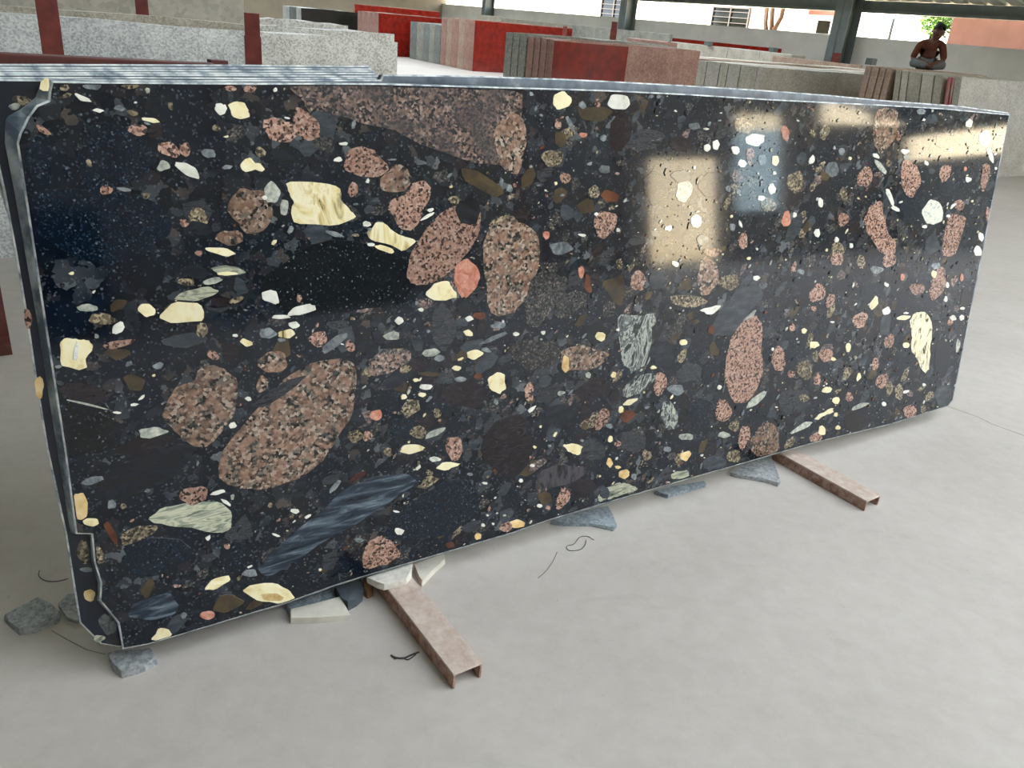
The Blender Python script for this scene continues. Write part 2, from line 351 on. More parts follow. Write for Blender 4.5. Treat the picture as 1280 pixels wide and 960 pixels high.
for u0_, u1_, z0_, z1_ in ((UL, DU0, 0, 6.2), (DU0, DU1, DZ, 6.2), (DU1, 12.7, 0, 6.2), (12.7, 14.2, 0, 1.0), (12.7, 14.2, 2.9, 6.2), (14.2, 15.3, 0, 6.2), (15.3, UW+.2, 0, 2.72), (15.3, UW+.2, 3.8, 6.2)):
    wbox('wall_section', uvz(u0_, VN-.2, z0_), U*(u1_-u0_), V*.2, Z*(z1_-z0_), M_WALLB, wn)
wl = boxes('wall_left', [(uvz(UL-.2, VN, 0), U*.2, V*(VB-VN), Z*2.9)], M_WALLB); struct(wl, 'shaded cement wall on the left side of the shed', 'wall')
# eave beam, columns
EZ = 2.43
eb = empty('trim_1', frame(uvz(UW, 0, EZ), U, V, Z)); struct(eb, 'grey steel eave beam along the right wall', 'beam')
wbox('beam_web', uvz(UW-.05, VN, EZ+.06), U*.12, V*(VB-VN), Z*.2, M_STEEL2, eb)
wbox('beam_flange', uvz(UW-.1, VN, EZ), U*.22, V*(VB-VN), Z*.06, M_STEEL, eb)
def column(px, py, wpx, zb, ordinal):
    P = at_u(px, py, UW-.2); v = P.dot(V); d = (P-EYE).length; w = wpx*d/F
    e = empty('steel_column', frame(uvz(UW-.2, v, 0), U, V, Z))
    wbox('flange', uvz(UW-.45, v-w/2, 0), U*.03, V*w, Z*(EZ+.3), M_STEEL, e)
    wbox('flange', uvz(UW-.05, v-w/2, 0), U*.03, V*w, Z*(EZ+.3), M_STEEL, e)
    wbox('web', uvz(UW-.45, v-.02, 0), U*.4, V*.04, Z*(EZ+.3), M_STEEL2, e)
    wbox('base_plate', uvz(UW-.55, v-w*.7, 0), U*.6, V*w*1.4, Z*.03, M_STEEL2, e)
    struct(e, ordinal, 'column')
column(1057, 35, 20, 0, 'thick grey steel column leaning in view left of the seated man')
column(786, 16, 12, 0, 'grey steel column above the red slab and red post')
column(611, 10, 8, 0, 'thin far grey steel column above the largest red slab')
column(496, 2, 7, 0, 'farthest dark steel column above the far red slabs')
for vv in (-4.0,):
    e = empty('steel_column', frame(uvz(UW-.2, vv, 0), U, V, Z))
    wbox('flange', uvz(UW-.45, vv-.15, 0), U*.03, V*.3, Z*(EZ+.3), M_STEEL, e)
    wbox('web', uvz(UW-.45, vv-.02, 0), U*.4, V*.04, Z*(EZ+.3), M_STEEL2, e)
    struct(e, 'grey steel column of the right wall beyond the frame edge', 'column')
# roof: trapezoidal sheets with translucent strips
RID = 6.2; RU = 1.0
def roof_z(u):
    return EZ+.10 + (RID-EZ-.10)*(1-abs(u-RU)/((UW+.6-RU) if u > RU else (RU-UL+.6)))
def roof_slope(name, u0, u1, segs, lift=0.0):
    vs_, fs, pitch = [], [], 0.42
    for v0, v1 in segs:
        prof = []; v = v0
        while v < v1-.01:
            for dv, dz in ((0, 0), (.30, 0), (.34, .05), (.38, .05)):
                if v+dv <= v1: prof.append((v+dv, dz))
            v += pitch
        prof.append((v1, 0))
        n = len(vs_)
        for a_, dz in prof: vs_ += [uvz(u0, a_, roof_z(u0)+dz+lift), uvz(u1, a_, roof_z(u1)+dz+lift)]
        fs += [(n+2*i, n+2*i+1, n+2*i+3, n+2*i+2) for i in range(len(prof)-1)]
    return mesh(name, vs_, fs, M_SHEET)
SKY = [(-7.3, -5.0), (-4.6, -2.2), (-1.8, .7), (11, 12.4), (14.5, 15.9), (18, 19.4), (21.5, 22.9), (25, 26.4), (28.5, 29.9), (32, 33.4)]
rf = empty('ceiling', frame(uvz(0, 0, 0), Vector((1, 0, 0)), Vector((0, 1, 0)), Z)); struct(rf, 'ribbed grey sheet metal roof', 'roof')
for k, (u0, u1) in enumerate(((RU, UW+.6), (RU, UL-.6))):
    # opaque strips beside the skylights, closed solid sheet near the eaves
    um = u0+(u1-u0)*.9
    lights = SKY if k == 0 else []
    segs = []; v = VN
    for a_, b_ in lights: segs.append((v, a_)); v = b_
    segs.append((v, VB+.3))
    r1 = roof_slope('roof_sheet', um-(.6 if k == 0 else -.6), u1, [(VN, VB+.3)], .06); r1.parent = rf
    r2 = roof_slope('roof_sheet', u0, um, segs); r2.parent = rf
    for a_, b_ in lights:
        s_ = mesh('skylight', [uvz(u0, a_, roof_z(u0)), uvz(um, a_, roof_z(um)), uvz(um, b_, roof_z(um)), uvz(u0, b_, roof_z(u0))], [(0, 1, 2, 3)], M_SKYLIGHT, rf)
boxes('ridge_cap', [(uvz(RU-.5, VN, RID+.0), U*1.0, V*(VB+.3-VN), Z*.08)], M_SHEET, rf)
for uu in (6, 10, 14, 17):
    p = boxes('purlin', [(uvz(uu, VN, roof_z(uu)-.16), U*.08, V*(VB-VN), Z*.14)], M_STEEL2, rf)

# ------------------------------------------------------------------ main stack of conglomerate slabs
LEAN = math.radians(7.65); TH = .028
A0 = at_z(153, 811.5, .085); B0 = at_z(1185, 508, .085)
US = Vector((B0.x-A0.x, B0.y-A0.y, 0)).normalized()
NH = Vector((US.y, -US.x, 0))
UPS = Z*math.cos(LEAN) - NH*math.sin(LEAN); NS = US.cross(UPS)
SM = frame(A0, US, UPS, NS)
def on_slab(px, py, k=0.0):                     # pixel -> slab coordinates on the plane k metres behind the front face
    P = at_plane(px, py, A0-NS*k, NS)-A0
    return Vector((P.dot(US), P.dot(UPS), 0))
def area2(p): return sum(p[i].x*p[(i+1) % len(p)].y-p[(i+1) % len(p)].x*p[i].y for i in range(len(p)))/2
def offset(poly, d):
    s = 1 if area2(poly) > 0 else -1; n = len(poly); out = []
    for i in range(n):
        e1 = (poly[i]-poly[i-1]).normalized(); e2 = (poly[(i+1) % n]-poly[i]).normalized()
        n1 = Vector((-e1.y, e1.x, 0)); n2 = Vector((-e2.y, e2.x, 0)); m = (n1+n2)
        m = m.normalized() if m.length > .1 else n1
        out.append(poly[i]+m*(d*s/max(.5, m.dot(n1))))
    return out
def densify(px):
    out = []
    for i in range(len(px)):
        a_, b_ = Vector(px[i]), Vector(px[(i+1) % len(px)]); n = max(1, int((b_-a_).length/60)); out += [a_.lerp(b_, k/n) for k in range(n)]
    return out
def fill_faces(poly, base): return [tuple(base+i for i in tri) for tri in tessellate_polygon([poly])]
def conglomerate(label, front_px, back_px, k, name='conglomerate_slab', jag=.0012):
    root = empty(name, SM @ Matrix.Translation((0, 0, -k))); rnd = random.Random(len(label))
    f = [on_slab(x, y, k) for x, y in front_px]
    b = [on_slab(x, y, k+TH) for x, y in back_px] if back_px else f
    f = [p+Vector((rnd.uniform(-jag, jag), rnd.uniform(-jag, jag), 0)) for p in f]
    ylow = (.056-(A0.z-NS.z*(k+TH)))/UPS.z              # every slab stands on the channels
    f = [Vector((p.x, max(p.y, ylow), 0)) for p in f]; b = [Vector((p.x, max(p.y, ylow), 0)) for p in b]
    r0 = offset(f, .004); r1 = [p+Vector((0, 0, -.003)) for p in f]; r2 = [p+Vector((0, 0, -TH+.0015)) for p in b]
    n = len(f)
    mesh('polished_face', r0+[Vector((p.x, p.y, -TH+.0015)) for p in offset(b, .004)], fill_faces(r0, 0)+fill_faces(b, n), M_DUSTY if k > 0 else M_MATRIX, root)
    mesh('arris', r0+r1, [(i, (i+1) % n, n+(i+1) % n, n+i) for i in range(n)], M_ARRIS, root)
    mesh('sawn_edge', r1+r2, [(i, (i+1) % n, n+(i+1) % n, n+i) for i in range(n)], M_EDGE, root)
    tag(root, label, 'stone slab', 'conglomerate slabs in the leaning stack')
    return root, f
TOP = [(64, 101), (130, 102), (310, 103), (400, 103), (480, 103.5), (620, 108), (760, 112.5), (860, 117.5), (960, 124), (1040, 127.5), (1100, 131), (1180, 135.5), (1262, 143)]
RIGHT = [(1240, 254), (1215, 380), (1200, 455), (1191, 500), (1184, 508)]
BOT = [(1115, 530), (1020, 553), (979, 565), (907, 585.5), (860, 599), (752, 631), (687, 650), (640, 667), (557, 691), (457, 721), (417, 733), (357, 755), (320, 766), (234, 791.5), (184, 806), (153, 811.5)]
LEFTF = [(147, 779), (124, 751), (125, 729), (118, 704), (114, 669), (95, 668), (80, 560), (55, 400), (30, 240), (21, 179), (24, 165), (29, 157), (34, 147), (46, 132), (61, 125), (62, 115)]
LEFTB = [(145, 777), (121, 750), (122, 728), (115, 703), (111, 667), (88, 666), (71, 560), (46, 400), (18, 240), (6, 179), (6, 160), (7, 150), (10, 145), (25, 137), (44, 122), (48, 112)]
FRONT = TOP+RIGHT+BOT+LEFTF
BACK = [(57, 97)]+TOP[1:]+RIGHT+BOT+LEFTB
slab, outline = conglomerate('front polished black conglomerate slab with pink granite and cream pebbles, broken left corners', FRONT, BACK, 0.0)
TOP2 = [(-24, 99), (60, 99), (310, 99.5), (476, 100), (479, 93), (600, 95), (640, 96.3), (760, 101), (920, 110), (1040, 119), (1100, 124.5), (1200, 132.5), (1262, 141)]
LEFT2 = [(149, 809), (126, 805), (112, 792), (100, 779), (81, 668), (58, 560), (33, 400), (5, 240), (-14, 160)]
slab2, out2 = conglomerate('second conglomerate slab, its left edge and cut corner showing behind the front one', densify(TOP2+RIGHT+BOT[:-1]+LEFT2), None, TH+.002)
ORD = ['third', 'fourth', 'fifth', 'sixth', 'seventh', 'eighth']
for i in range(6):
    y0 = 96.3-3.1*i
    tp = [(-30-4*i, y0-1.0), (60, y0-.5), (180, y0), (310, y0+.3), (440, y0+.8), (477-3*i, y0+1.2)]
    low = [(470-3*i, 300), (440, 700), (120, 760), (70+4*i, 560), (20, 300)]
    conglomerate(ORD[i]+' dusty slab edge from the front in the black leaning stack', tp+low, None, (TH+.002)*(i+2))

# ---- pebbles of the front face: crop origin, scale, then (X, Y, rx, ry, angle, kind) or (kind, outline)
PB = []
def add(ox, oy, sc_, items):
    for it in items:
        if isinstance(it[0], str):
            PB.append((it[0], [(ox+x/sc_, oy+y/sc_) for x, y in it[1]]))
        else:
            X, Y, rx, ry, a_, kd = it
            PB.append((kd, (ox+X/sc_, oy+Y/sc_, rx/sc_, ry/sc_, a_)))
add(0, 80, 4, [(322,118,22,18,0,'t'),(460,110,48,18,5,'b'),(415,172,48,16,28,'w'),(492,233,28,10,8,'w'),(595,220,28,16,0,'b'),(650,108,42,18,0,'t'),
 (765,200,45,70,0,'d'),(676,192,10,5,0,'w'),(662,245,26,14,20,'t'),(748,280,44,14,12,'c'),(735,298,18,6,20,'b'),(690,330,45,30,10,'p'),(215,330,40,16,35,'p'),
 (845,428,60,34,30,'p'),(925,428,27,36,-10,'p'),(815,512,36,30,0,'B'),(935,528,72,26,32,'w'),(1040,445,40,22,10,'b'),(1135,515,26,12,-15,'b'),(1240,508,44,36,10,'c'),
 (1102,225,28,32,-20,'w'),('c',[(1138,200),(1190,185),(1225,195),(1255,265),(1200,278),(1160,260)]),(1120,165,20,40,0,'d'),(1145,310,20,18,0,'d'),(1080,320,20,16,0,'t'),
 (1250,120,30,25,0,'p'),(1150,122,30,14,0,'p'),(445,495,12,24,-30,'t'),(530,630,32,24,-15,'p'),(618,626,36,10,8,'b'),(728,658,22,14,0,'t'),(1258,730,100,124,-22,'g'),
 (990,770,50,50,0,'t'),(920,795,26,18,20,'p'),(1000,820,65,32,25,'d'),(1150,868,66,40,5,'g'),(1095,935,75,22,10,'c'),(993,945,18,14,0,'p'),
 (560,470,190,165,20,'k'),(200,480,70,120,0,'k'),(500,800,380,170,8,'k')])
add(320, 80, 4, [(118,330,82,62,20,'p'),(252,305,95,52,52,'p'),(140,460,80,40,0,'d'),(410,478,22,12,-5,'w'),(435,398,22,10,0,'w'),(545,495,105,76,3,'p'),(700,578,75,70,-10,'g'),
 ('p',[(655,720),(680,680),(750,650),(790,590),(850,582),(876,620),(868,680),(830,740),(815,800),(765,836),(715,820),(690,770)]),(485,628,26,38,0,'p'),
 ('y',[(150,590),(300,590),(420,610),(430,690),(470,730),(508,768),(400,808),(190,800),(175,740),(190,690),(160,640)]),(80,640,38,55,0,'B'),(42,668,14,12,0,'w'),(140,715,22,40,0,'B'),
 (552,798,22,16,0,'w'),(575,903,17,10,0,'w'),(645,925,50,16,20,'c'),('y',[(550,850),(610,785),(650,800),(700,850),(800,875),(790,900),(740,938),(660,900),(580,880)]),
 (565,725,28,24,-40,'e'),(390,850,45,12,15,'b'),(497,855,18,8,0,'t'),(855,762,42,7,-30,'w'),(870,730,16,9,-20,'w'),(990,680,30,20,0,'t'),(1130,590,135,40,30,'n'),
 (1215,780,60,12,-25,'t'),(155,270,14,6,10,'w'),(95,130,10,12,0,'w'),(680,478,24,5,0,'b'),(1225,590,10,22,0,'b'),(1265,620,16,20,0,'b'),(570,365,35,30,-20,'k'),(1060,740,60,60,0,'d'),(20,440,26,26,0,'t'),(8,515,36,22,20,'c')])
PB += [('p', [(508,345),(512,320),(530,290),(552,265),(580,253),(598,258),(602,275),(596,300),(575,328),(552,348),(530,357),(514,355)]),
 ('G', [(352,104),(480,106),(600,109),(655,111),(650,160),(642,208),(600,205),(560,193),(520,178),(500,165),(455,155),(420,143),(390,137),(372,118)]),
 ('g', (638,178,22,35,3)), ('g', (637,330,33,68,8)),
 ('g', [(273,582),(280,560),(300,535),(330,500),(360,470),(395,452),(430,448),(444,455),(446,480),(440,520),(420,550),(400,580),(370,600),(330,613),(295,610),(275,600)]),
 ('K', (425,350,95,45,2)), ('K', (105,535,42,38,0)), ('g', (957,553,18,24,25)),
 ('S', [(322,712),(350,680),(400,640),(430,610),(470,595),(510,592),(523,603),(480,632),(440,658),(400,680),(370,702),(335,722)]),
 ('u', [(605,545),(620,525),(650,516),(662,530),(668,560),(655,585),(640,600),(610,580),(600,565)]),
 ('c', [(301,738),(315,730),(345,729),(362,738),(369,748),(350,754),(325,752)]), ('C', (340,746,14,5,5))]
add(640, 80, 4, [(248,178,46,52,-10,'c'),(535,190,58,44,10,'w'),(350,205,20,22,0,'b'),(425,195,16,20,0,'p'),(228,300,16,26,0,'p'),(290,300,50,12,65,'b'),(545,340,50,100,5,'u'),
 (660,380,95,58,0,'v'),(240,375,30,40,0,'n'),(200,470,50,45,0,'t'),(460,525,32,22,10,'b'),(265,570,26,30,0,'p'),(410,640,28,34,-20,'t'),(490,660,48,28,20,'N'),(365,712,45,45,0,'n'),
 (275,745,40,40,0,'e'),(420,750,10,8,0,'w'),(465,800,50,75,15,'p'),(530,830,10,10,0,'w'),(350,855,20,9,5,'w'),(170,855,16,22,0,'r'),(240,920,60,32,0,'b'),(455,370,18,16,0,'b'),
 (355,355,18,14,0,'r'),(1155,310,50,42,20,'t'),(1215,380,52,30,-5,'w'),(1018,402,18,28,0,'w'),(975,420,18,20,0,'w'),(1115,430,20,24,0,'w'),(1150,498,22,22,-20,'w'),(1190,460,22,40,0,'p'),
 (1250,480,20,35,0,'b'),(845,560,50,30,0,'e'),(860,640,40,60,5,'B'),(1075,690,14,42,15,'t'),(1245,670,18,14,0,'w'),(1155,885,24,40,10,'p'),(955,880,32,25,0,'b'),(920,790,26,36,0,'w'),  # speckled pale stone here: its brightness paints in a reflection
 (1000,940,50,20,0,'p'),(1270,700,25,40,0,'t'),(1100,815,14,20,0,'b'),(1140,800,7,18,-20,'w'),(780,820,18,16,0,'w'),(1080,625,14,18,0,'b'),(1130,640,12,14,0,'b'),(970,325,14,6,0,'w'),(910,310,30,20,0,'b'),
 (410,250,100,40,0,'n'),(830,400,60,40,0,'u'),(720,620,60,80,0,'d'),(1000,600,70,60,0,'d')])
add(960, 80, 4, [(85,345,22,36,-10,'r'),(220,345,16,18,0,'t'),(35,480,20,28,10,'c'),(218,480,14,24,25,'w'),(368,438,16,18,0,'b'),('g',[(525,300),(545,230),(600,215),(650,235),(655,300),(640,370),(600,420),(560,455),(530,400)]),
 (685,438,20,14,0,'w'),(690,465,16,14,0,'b'),(790,495,16,10,60,'w'),(540,460,20,10,30,'w'),(560,512,44,14,50,'B'),(600,495,12,22,0,'t'),(485,565,36,52,5,'p'),(710,570,50,88,-12,'p'),
 (885,545,26,48,15,'p'),(1085,560,22,66,8,'p'),(985,525,8,12,0,'r'),(1000,578,16,14,10,'w'),(135,590,38,58,0,'t'),(115,665,70,45,15,'u'),(20,625,20,30,0,'w'),(30,545,12,10,0,'w'),(15,705,25,35,0,'t'),
 (262,692,12,26,-5,'w'),(90,775,22,40,15,'r'),(132,755,10,14,0,'w'),(130,820,28,90,25,'e'),(375,778,30,32,0,'p'),(378,650,20,35,0,'t'),(610,665,52,12,70,'w'),(635,722,24,10,30,'w'),
 (825,742,50,66,0,'W'),(922,710,24,7,-40,'w'),(955,705,28,24,-30,'p'),(780,812,12,10,0,'w'),(900,760,10,8,0,'w'),('p',[(475,780),(510,710),(565,675),(580,760),(600,840),(640,900),(635,955),(570,950),(500,850)]),
 ('p',[(905,750),(995,760),(970,860),(930,960),(865,960),(880,850)]),(245,845,16,20,0,'w'),(342,878,12,14,0,'w'),(415,908,12,14,0,'w'),(345,930,32,38,0,'t'),(1065,865,12,25,-10,'w'),(1048,938,22,26,0,'w'),
 (1100,755,11,40,0,'p'),(820,905,38,50,-10,'e'),(430,820,26,40,20,'u'),(1138,522,6,8,0,'w'),(320,530,30,40,0,'b'),(700,720,60,80,0,'k'),(900,620,50,40,0,'k'),(765,235,22,18,0,'b'),(1005,300,16,24,0,'w'),(650,360,12,26,0,'p'),(1110,455,12,40,-20,'w'),(1085,370,30,44,0,'w')])
add(0, 320, 4, [(440,260,52,18,5,'B'),(510,315,68,30,0,'t'),(590,360,36,24,-40,'w'),(590,240,50,28,-35,'n'),(655,295,75,28,60,'d'),(735,272,42,30,20,'c'),(910,283,132,56,3,'c'),(990,190,110,28,-10,'h'),
 (1065,125,52,16,-12,'B'),(1140,72,80,22,5,'h'),(1130,88,50,10,0,'c'),(975,80,70,35,10,'d'),(1200,150,60,32,45,'e'),(1180,220,36,14,-20,'t'),(1100,225,48,30,0,'u'),(930,130,40,20,10,'t'),(1010,370,30,36,0,'t'),
 (920,425,110,36,-8,'e'),(1232,433,32,18,15,'c'),(1175,397,16,8,0,'w'),(590,440,75,20,-12,'p'),(590,490,75,28,0,'n'),(790,548,28,16,-25,'b'),(670,632,68,38,10,'n'),
 ('c',[(300,430),(330,408),(375,412),(400,422),(440,418),(470,445),(455,480),(430,510),(435,560),(390,570),(340,555),(305,550),(300,500)]),(380,480,14,60,10,'W'),(290,552,18,8,0,'b'),(1065,495,30,22,15,'p'),(1150,480,50,50,0,'u'),
 (1240,713,16,12,0,'w'),(708,708,18,7,-40,'w'),(672,742,20,7,-10,'w'),(585,783,22,6,5,'w'),(760,880,90,26,-3,'B'),
 ('g',[(810,790),(850,700),(870,660),(980,620),(990,570),(1060,545),(1130,570),(1190,620),(1190,690),(1170,790),(1130,850),(1090,900),(1040,950),(970,955),(880,880),(820,820)]),
 (430,740,110,5,13,'B'),(1150,330,90,50,0,'k'),(420,690,120,60,10,'u'),(720,940,150,50,-10,'u')])
add(320, 320, 4, [('r',[(990,50),(1050,10),(1100,50),(1122,100),(1100,160),(1040,218),(1010,190),(990,120)]),('c',[(845,190),(900,130),(960,125),(985,160),(1010,205),(960,220),(880,220)]),
 (75,205,52,32,30,'w'),(230,270,75,22,-15,'w'),(120,305,46,11,0,'w'),(190,345,28,18,0,'w'),(60,385,45,30,0,'b'),(150,385,42,25,-10,'y'),(310,415,42,42,0,'p'),(470,450,24,30,0,'p'),(215,212,14,18,0,'p'),
 (85,530,80,50,-15,'g'),(30,640,30,40,0,'g'),(715,322,22,22,30,'w'),(680,398,45,24,5,'B'),(600,330,30,30,0,'d'),(625,355,20,22,0,'e'),(600,395,28,24,0,'d'),(805,445,32,32,0,'e'),(660,530,110,58,-28,'G'),
 (745,565,30,20,-30,'t'),(810,545,42,32,0,'u'),(710,610,80,36,-30,'d'),(870,590,60,12,5,'n'),(875,485,45,20,-10,'B'),(915,510,28,18,0,'b'),(1000,560,22,14,0,'c'),(1095,490,40,26,-5,'c'),(1060,385,24,16,10,'c'),
 (1065,312,20,14,0,'w'),(1115,300,32,22,0,'N'),(1130,350,32,38,0,'u'),(1215,345,42,16,-8,'b'),(1190,410,80,12,-25,'b'),(1150,470,28,12,10,'b'),(1150,535,70,30,-40,'e'),
 ('c',[(1160,610),(1200,582),(1245,590),(1240,625),(1250,665),(1215,690),(1180,675),(1160,640)]),(800,620,16,10,0,'c'),(850,655,34,15,0,'w'),(830,693,20,11,0,'c'),(950,620,36,16,10,'e'),(1020,615,28,14,0,'b'),
 (1110,600,22,16,0,'N'),(600,795,30,28,0,'r'),(905,785,18,26,0,'t'),(1050,690,120,70,0,'u'),(720,870,60,56,0,'k'),(810,880,40,30,0,'t'),(560,900,22,25,0,'p'),(495,900,35,30,0,'t'),(940,350,70,115,-10,'v'),
 (395,430,80,25,-35,'b'),(1200,730,12,14,0,'b'),(825,268,14,10,0,'w'),(100,690,160,30,-32,'v'),(560,470,60,40,0,'d'),(1040,260,40,50,0,'d')])
add(640, 320, 4, [('D',[(60,270),(70,190),(100,110),(160,70),(230,90),(275,150),(260,200),(190,280),(130,360),(80,350)]),(290,240,95,50,-30,'D'),(345,80,16,28,0,'r'),(378,140,22,52,-12,'N'),
 ('n',[(440,130),(555,90),(570,180),(545,255),(500,220)]),(345,320,48,22,-45,'n'),(535,40,16,30,0,'t'),(630,125,38,52,-15,'p'),(725,120,45,55,10,'e'),(815,40,18,14,30,'w'),(978,100,58,88,0,'g'),(1085,130,50,42,0,'t'),
 ('e',[(1080,220),(1130,160),(1230,140),(1260,200),(1180,290),(1100,400),(1010,400),(1000,330)]),(880,225,100,28,5,'t'),('w',[(935,268),(990,255),(1050,245),(1000,295),(965,285)]),(1220,110,18,14,0,'w'),(440,402,26,24,0,'c'),
 (857,430,20,16,20,'c'),('x',[(530,290),(640,300),(720,280),(722,330),(700,360),(690,480),(690,540),(600,580),(550,540),(530,400)]),(120,490,118,82,0,'D'),(350,510,115,66,-8,'g'),(265,540,24,46,0,'C'),(508,593,16,18,0,'c'),
 (705,556,18,9,0,'c'),(995,370,20,24,0,'N'),('p',[(1085,430),(1150,330),(1215,290),(1255,340),(1245,460),(1255,560),(1230,660),(1170,740),(1110,730),(1070,650),(1062,570)]),(1190,298,45,11,-38,'B'),
 (625,650,90,42,-30,'x'),(740,640,34,56,5,'p'),(85,680,24,46,5,'p'),(190,680,75,36,-30,'v'),(95,768,32,9,-35,'w'),(408,660,95,50,-20,'u'),(510,700,30,40,20,'u'),(450,815,32,54,25,'p'),(580,800,42,30,-15,'N'),
 (545,768,13,18,0,'c'),(590,730,40,14,-20,'c'),('x',[(745,730),(790,720),(830,790),(830,860),(770,875),(745,800)]),(820,670,45,30,0,'b'),(885,580,60,60,10,'v'),(1055,775,38,58,10,'p'),(1160,905,30,55,12,'p'),(1110,850,25,30,0,'t'),
 (1220,720,60,18,-40,'B'),(1035,655,12,12,0,'w'),(485,850,18,14,0,'b'),(365,850,16,20,0,'n'),(750,490,65,70,0,'d'),(990,580,40,60,0,'k'),(850,500,18,38,20,'t'),(1010,470,30,40,0,'n'),(940,790,60,80,0,'k'),
 (490,915,12,16,0,'c'),(245,685,20,12,-20,'B'),(380,595,14,14,0,'B'),(20,390,16,10,0,'w'),(155,383,12,10,0,'w'),(230,790,80,60,0,'d'),(420,380,60,60,0,'d')])
add(960, 320, 4, [(345,15,30,35,0,'p'),(465,30,22,35,0,'t'),(605,20,36,36,0,'p'),(128,55,12,28,15,'p'),(165,78,20,12,0,'b'),(247,185,40,46,20,'p'),(310,222,22,35,25,'p'),(228,262,14,14,0,'p'),(840,50,26,18,0,'b'),(828,90,14,22,0,'c'),
 (850,138,34,90,20,'p'),(745,165,35,32,0,'p'),(672,105,12,16,0,'r'),(590,142,16,10,30,'w'),(545,70,35,22,0,'b'),(530,235,20,36,30,'c'),(550,270,25,40,0,'n'),(590,275,22,24,30,'w'),(585,340,28,60,8,'e'),(460,320,46,32,-35,'p'),
 (675,308,34,12,-10,'c'),('Y',[(705,330),(730,285),(790,275),(815,320),(820,400),(810,480),(805,560),(785,590),(765,560),(740,510),(715,470),(720,400)]),(690,445,16,16,0,'c'),(605,425,24,38,8,'p'),(925,310,16,16,0,'w'),(967,308,12,14,0,'w'),
 (972,262,14,8,0,'w'),(888,215,11,14,0,'w'),(896,145,9,14,0,'w'),(910,330,14,18,0,'p'),(950,448,11,36,8,'B'),(985,210,22,65,5,'u'),(968,108,9,18,0,'r'),(232,443,26,20,-10,'c'),(400,458,14,22,0,'c'),(180,375,16,14,0,'c'),
 (52,515,36,60,5,'p'),(185,570,34,54,-15,'t'),(290,495,32,36,20,'p'),(325,515,14,9,15,'c'),(235,500,18,28,0,'t'),(245,615,18,30,0,'p'),(115,590,18,20,0,'p'),(294,668,24,16,-15,'c'),(340,722,18,18,0,'c'),(452,605,11,22,10,'c'),
 (535,540,18,30,0,'p'),(570,625,26,42,20,'p'),(655,680,20,42,-5,'t'),(605,660,20,35,0,'t'),(405,705,18,25,15,'p'),('c',[(230,810),(270,785),(325,755),(325,785),(290,795),(240,822)]),(170,855,65,16,-30,'B'),(270,873,20,24,0,'c'),
 (350,858,14,12,0,'c'),(240,910,32,28,0,'p'),(125,730,90,66,-20,'v'),(180,710,24,20,0,'t'),(580,740,12,12,0,'w'),(710,780,36,34,0,'p'),(778,643,8,9,0,'w'),(690,678,18,7,-15,'w'),(460,750,55,11,-20,'B'),(430,820,66,50,0,'u'),
 (775,765,13,20,0,'t'),(870,500,42,105,5,'d'),(120,358,14,20,0,'p'),(690,285,14,6,0,'w'),(338,792,10,11,0,'c'),(320,330,12,5,0,'w'),(170,160,80,60,0,'d'),(520,180,60,40,0,'k'),(870,700,50,60,0,'e')])
add(0, 560, 3.2, [(318,232,36,50,0,'C'),(362,295,32,18,-5,'c'),(447,225,20,20,0,'b'),(440,330,58,17,60,'N'),(550,345,75,30,-25,'t'),(395,430,22,35,0,'t'),(775,190,52,40,-10,'p'),
 ('h',[(590,280),(650,240),(720,225),(800,215),(880,215),(930,260),(920,330),(860,342),(780,320),(680,310),(610,300)]),(870,178,30,8,-15,'w'),(905,218,24,8,35,'w'),(870,540,52,22,-20,'c'),
 ('c',[(602,765),(640,718),(680,725),(692,762),(640,778)]),(440,685,25,13,10,'C'),(400,530,14,26,0,'w'),(735,668,10,14,25,'b'),(830,668,28,18,0,'r'),(905,620,70,36,-5,'n'),(620,640,100,50,-15,'S'),(1000,500,35,14,0,'b'),
 (600,90,230,70,-25,'d'),(908,392,14,10,0,'p'),(620,430,150,70,-5,'k'),(370,130,50,14,-10,'b')])
add(320, 520, 4, [(195,475,22,12,10,'w'),(258,502,18,7,-35,'w'),(100,595,20,6,20,'w'),(780,165,62,24,-8,'c'),('c',[(893,262),(940,228),(1020,238),(1010,250),(950,270)]),(893,215,30,14,0,'W'),(865,282,18,14,0,'t'),(990,162,38,68,-5,'p'),
 (660,180,22,22,0,'t'),(495,100,38,26,0,'t'),(553,100,20,24,0,'p'),(895,85,52,16,-25,'B'),(810,82,42,24,0,'t'),(715,575,24,16,15,'w'),(700,477,16,5,10,'w'),(1070,290,14,8,0,'b'),
 ('p',[(530,700),(560,630),(620,596),(680,630),(725,690),(710,715),(640,745),(560,770),(535,750)]),(515,620,22,12,0,'b'),(1135,545,9,9,0,'w'),(1110,602,18,16,0,'C'),(1250,555,30,26,0,'p'),(1185,538,6,6,0,'w'),(1075,555,50,26,-20,'e'),
 (970,645,22,18,0,'N'),(320,768,8,7,0,'c'),(340,775,16,9,0,'n'),(395,350,40,14,-50,'b'),(510,300,45,18,-25,'R'),(900,480,230,130,-22,'k'),(530,870,60,20,-15,'d')])
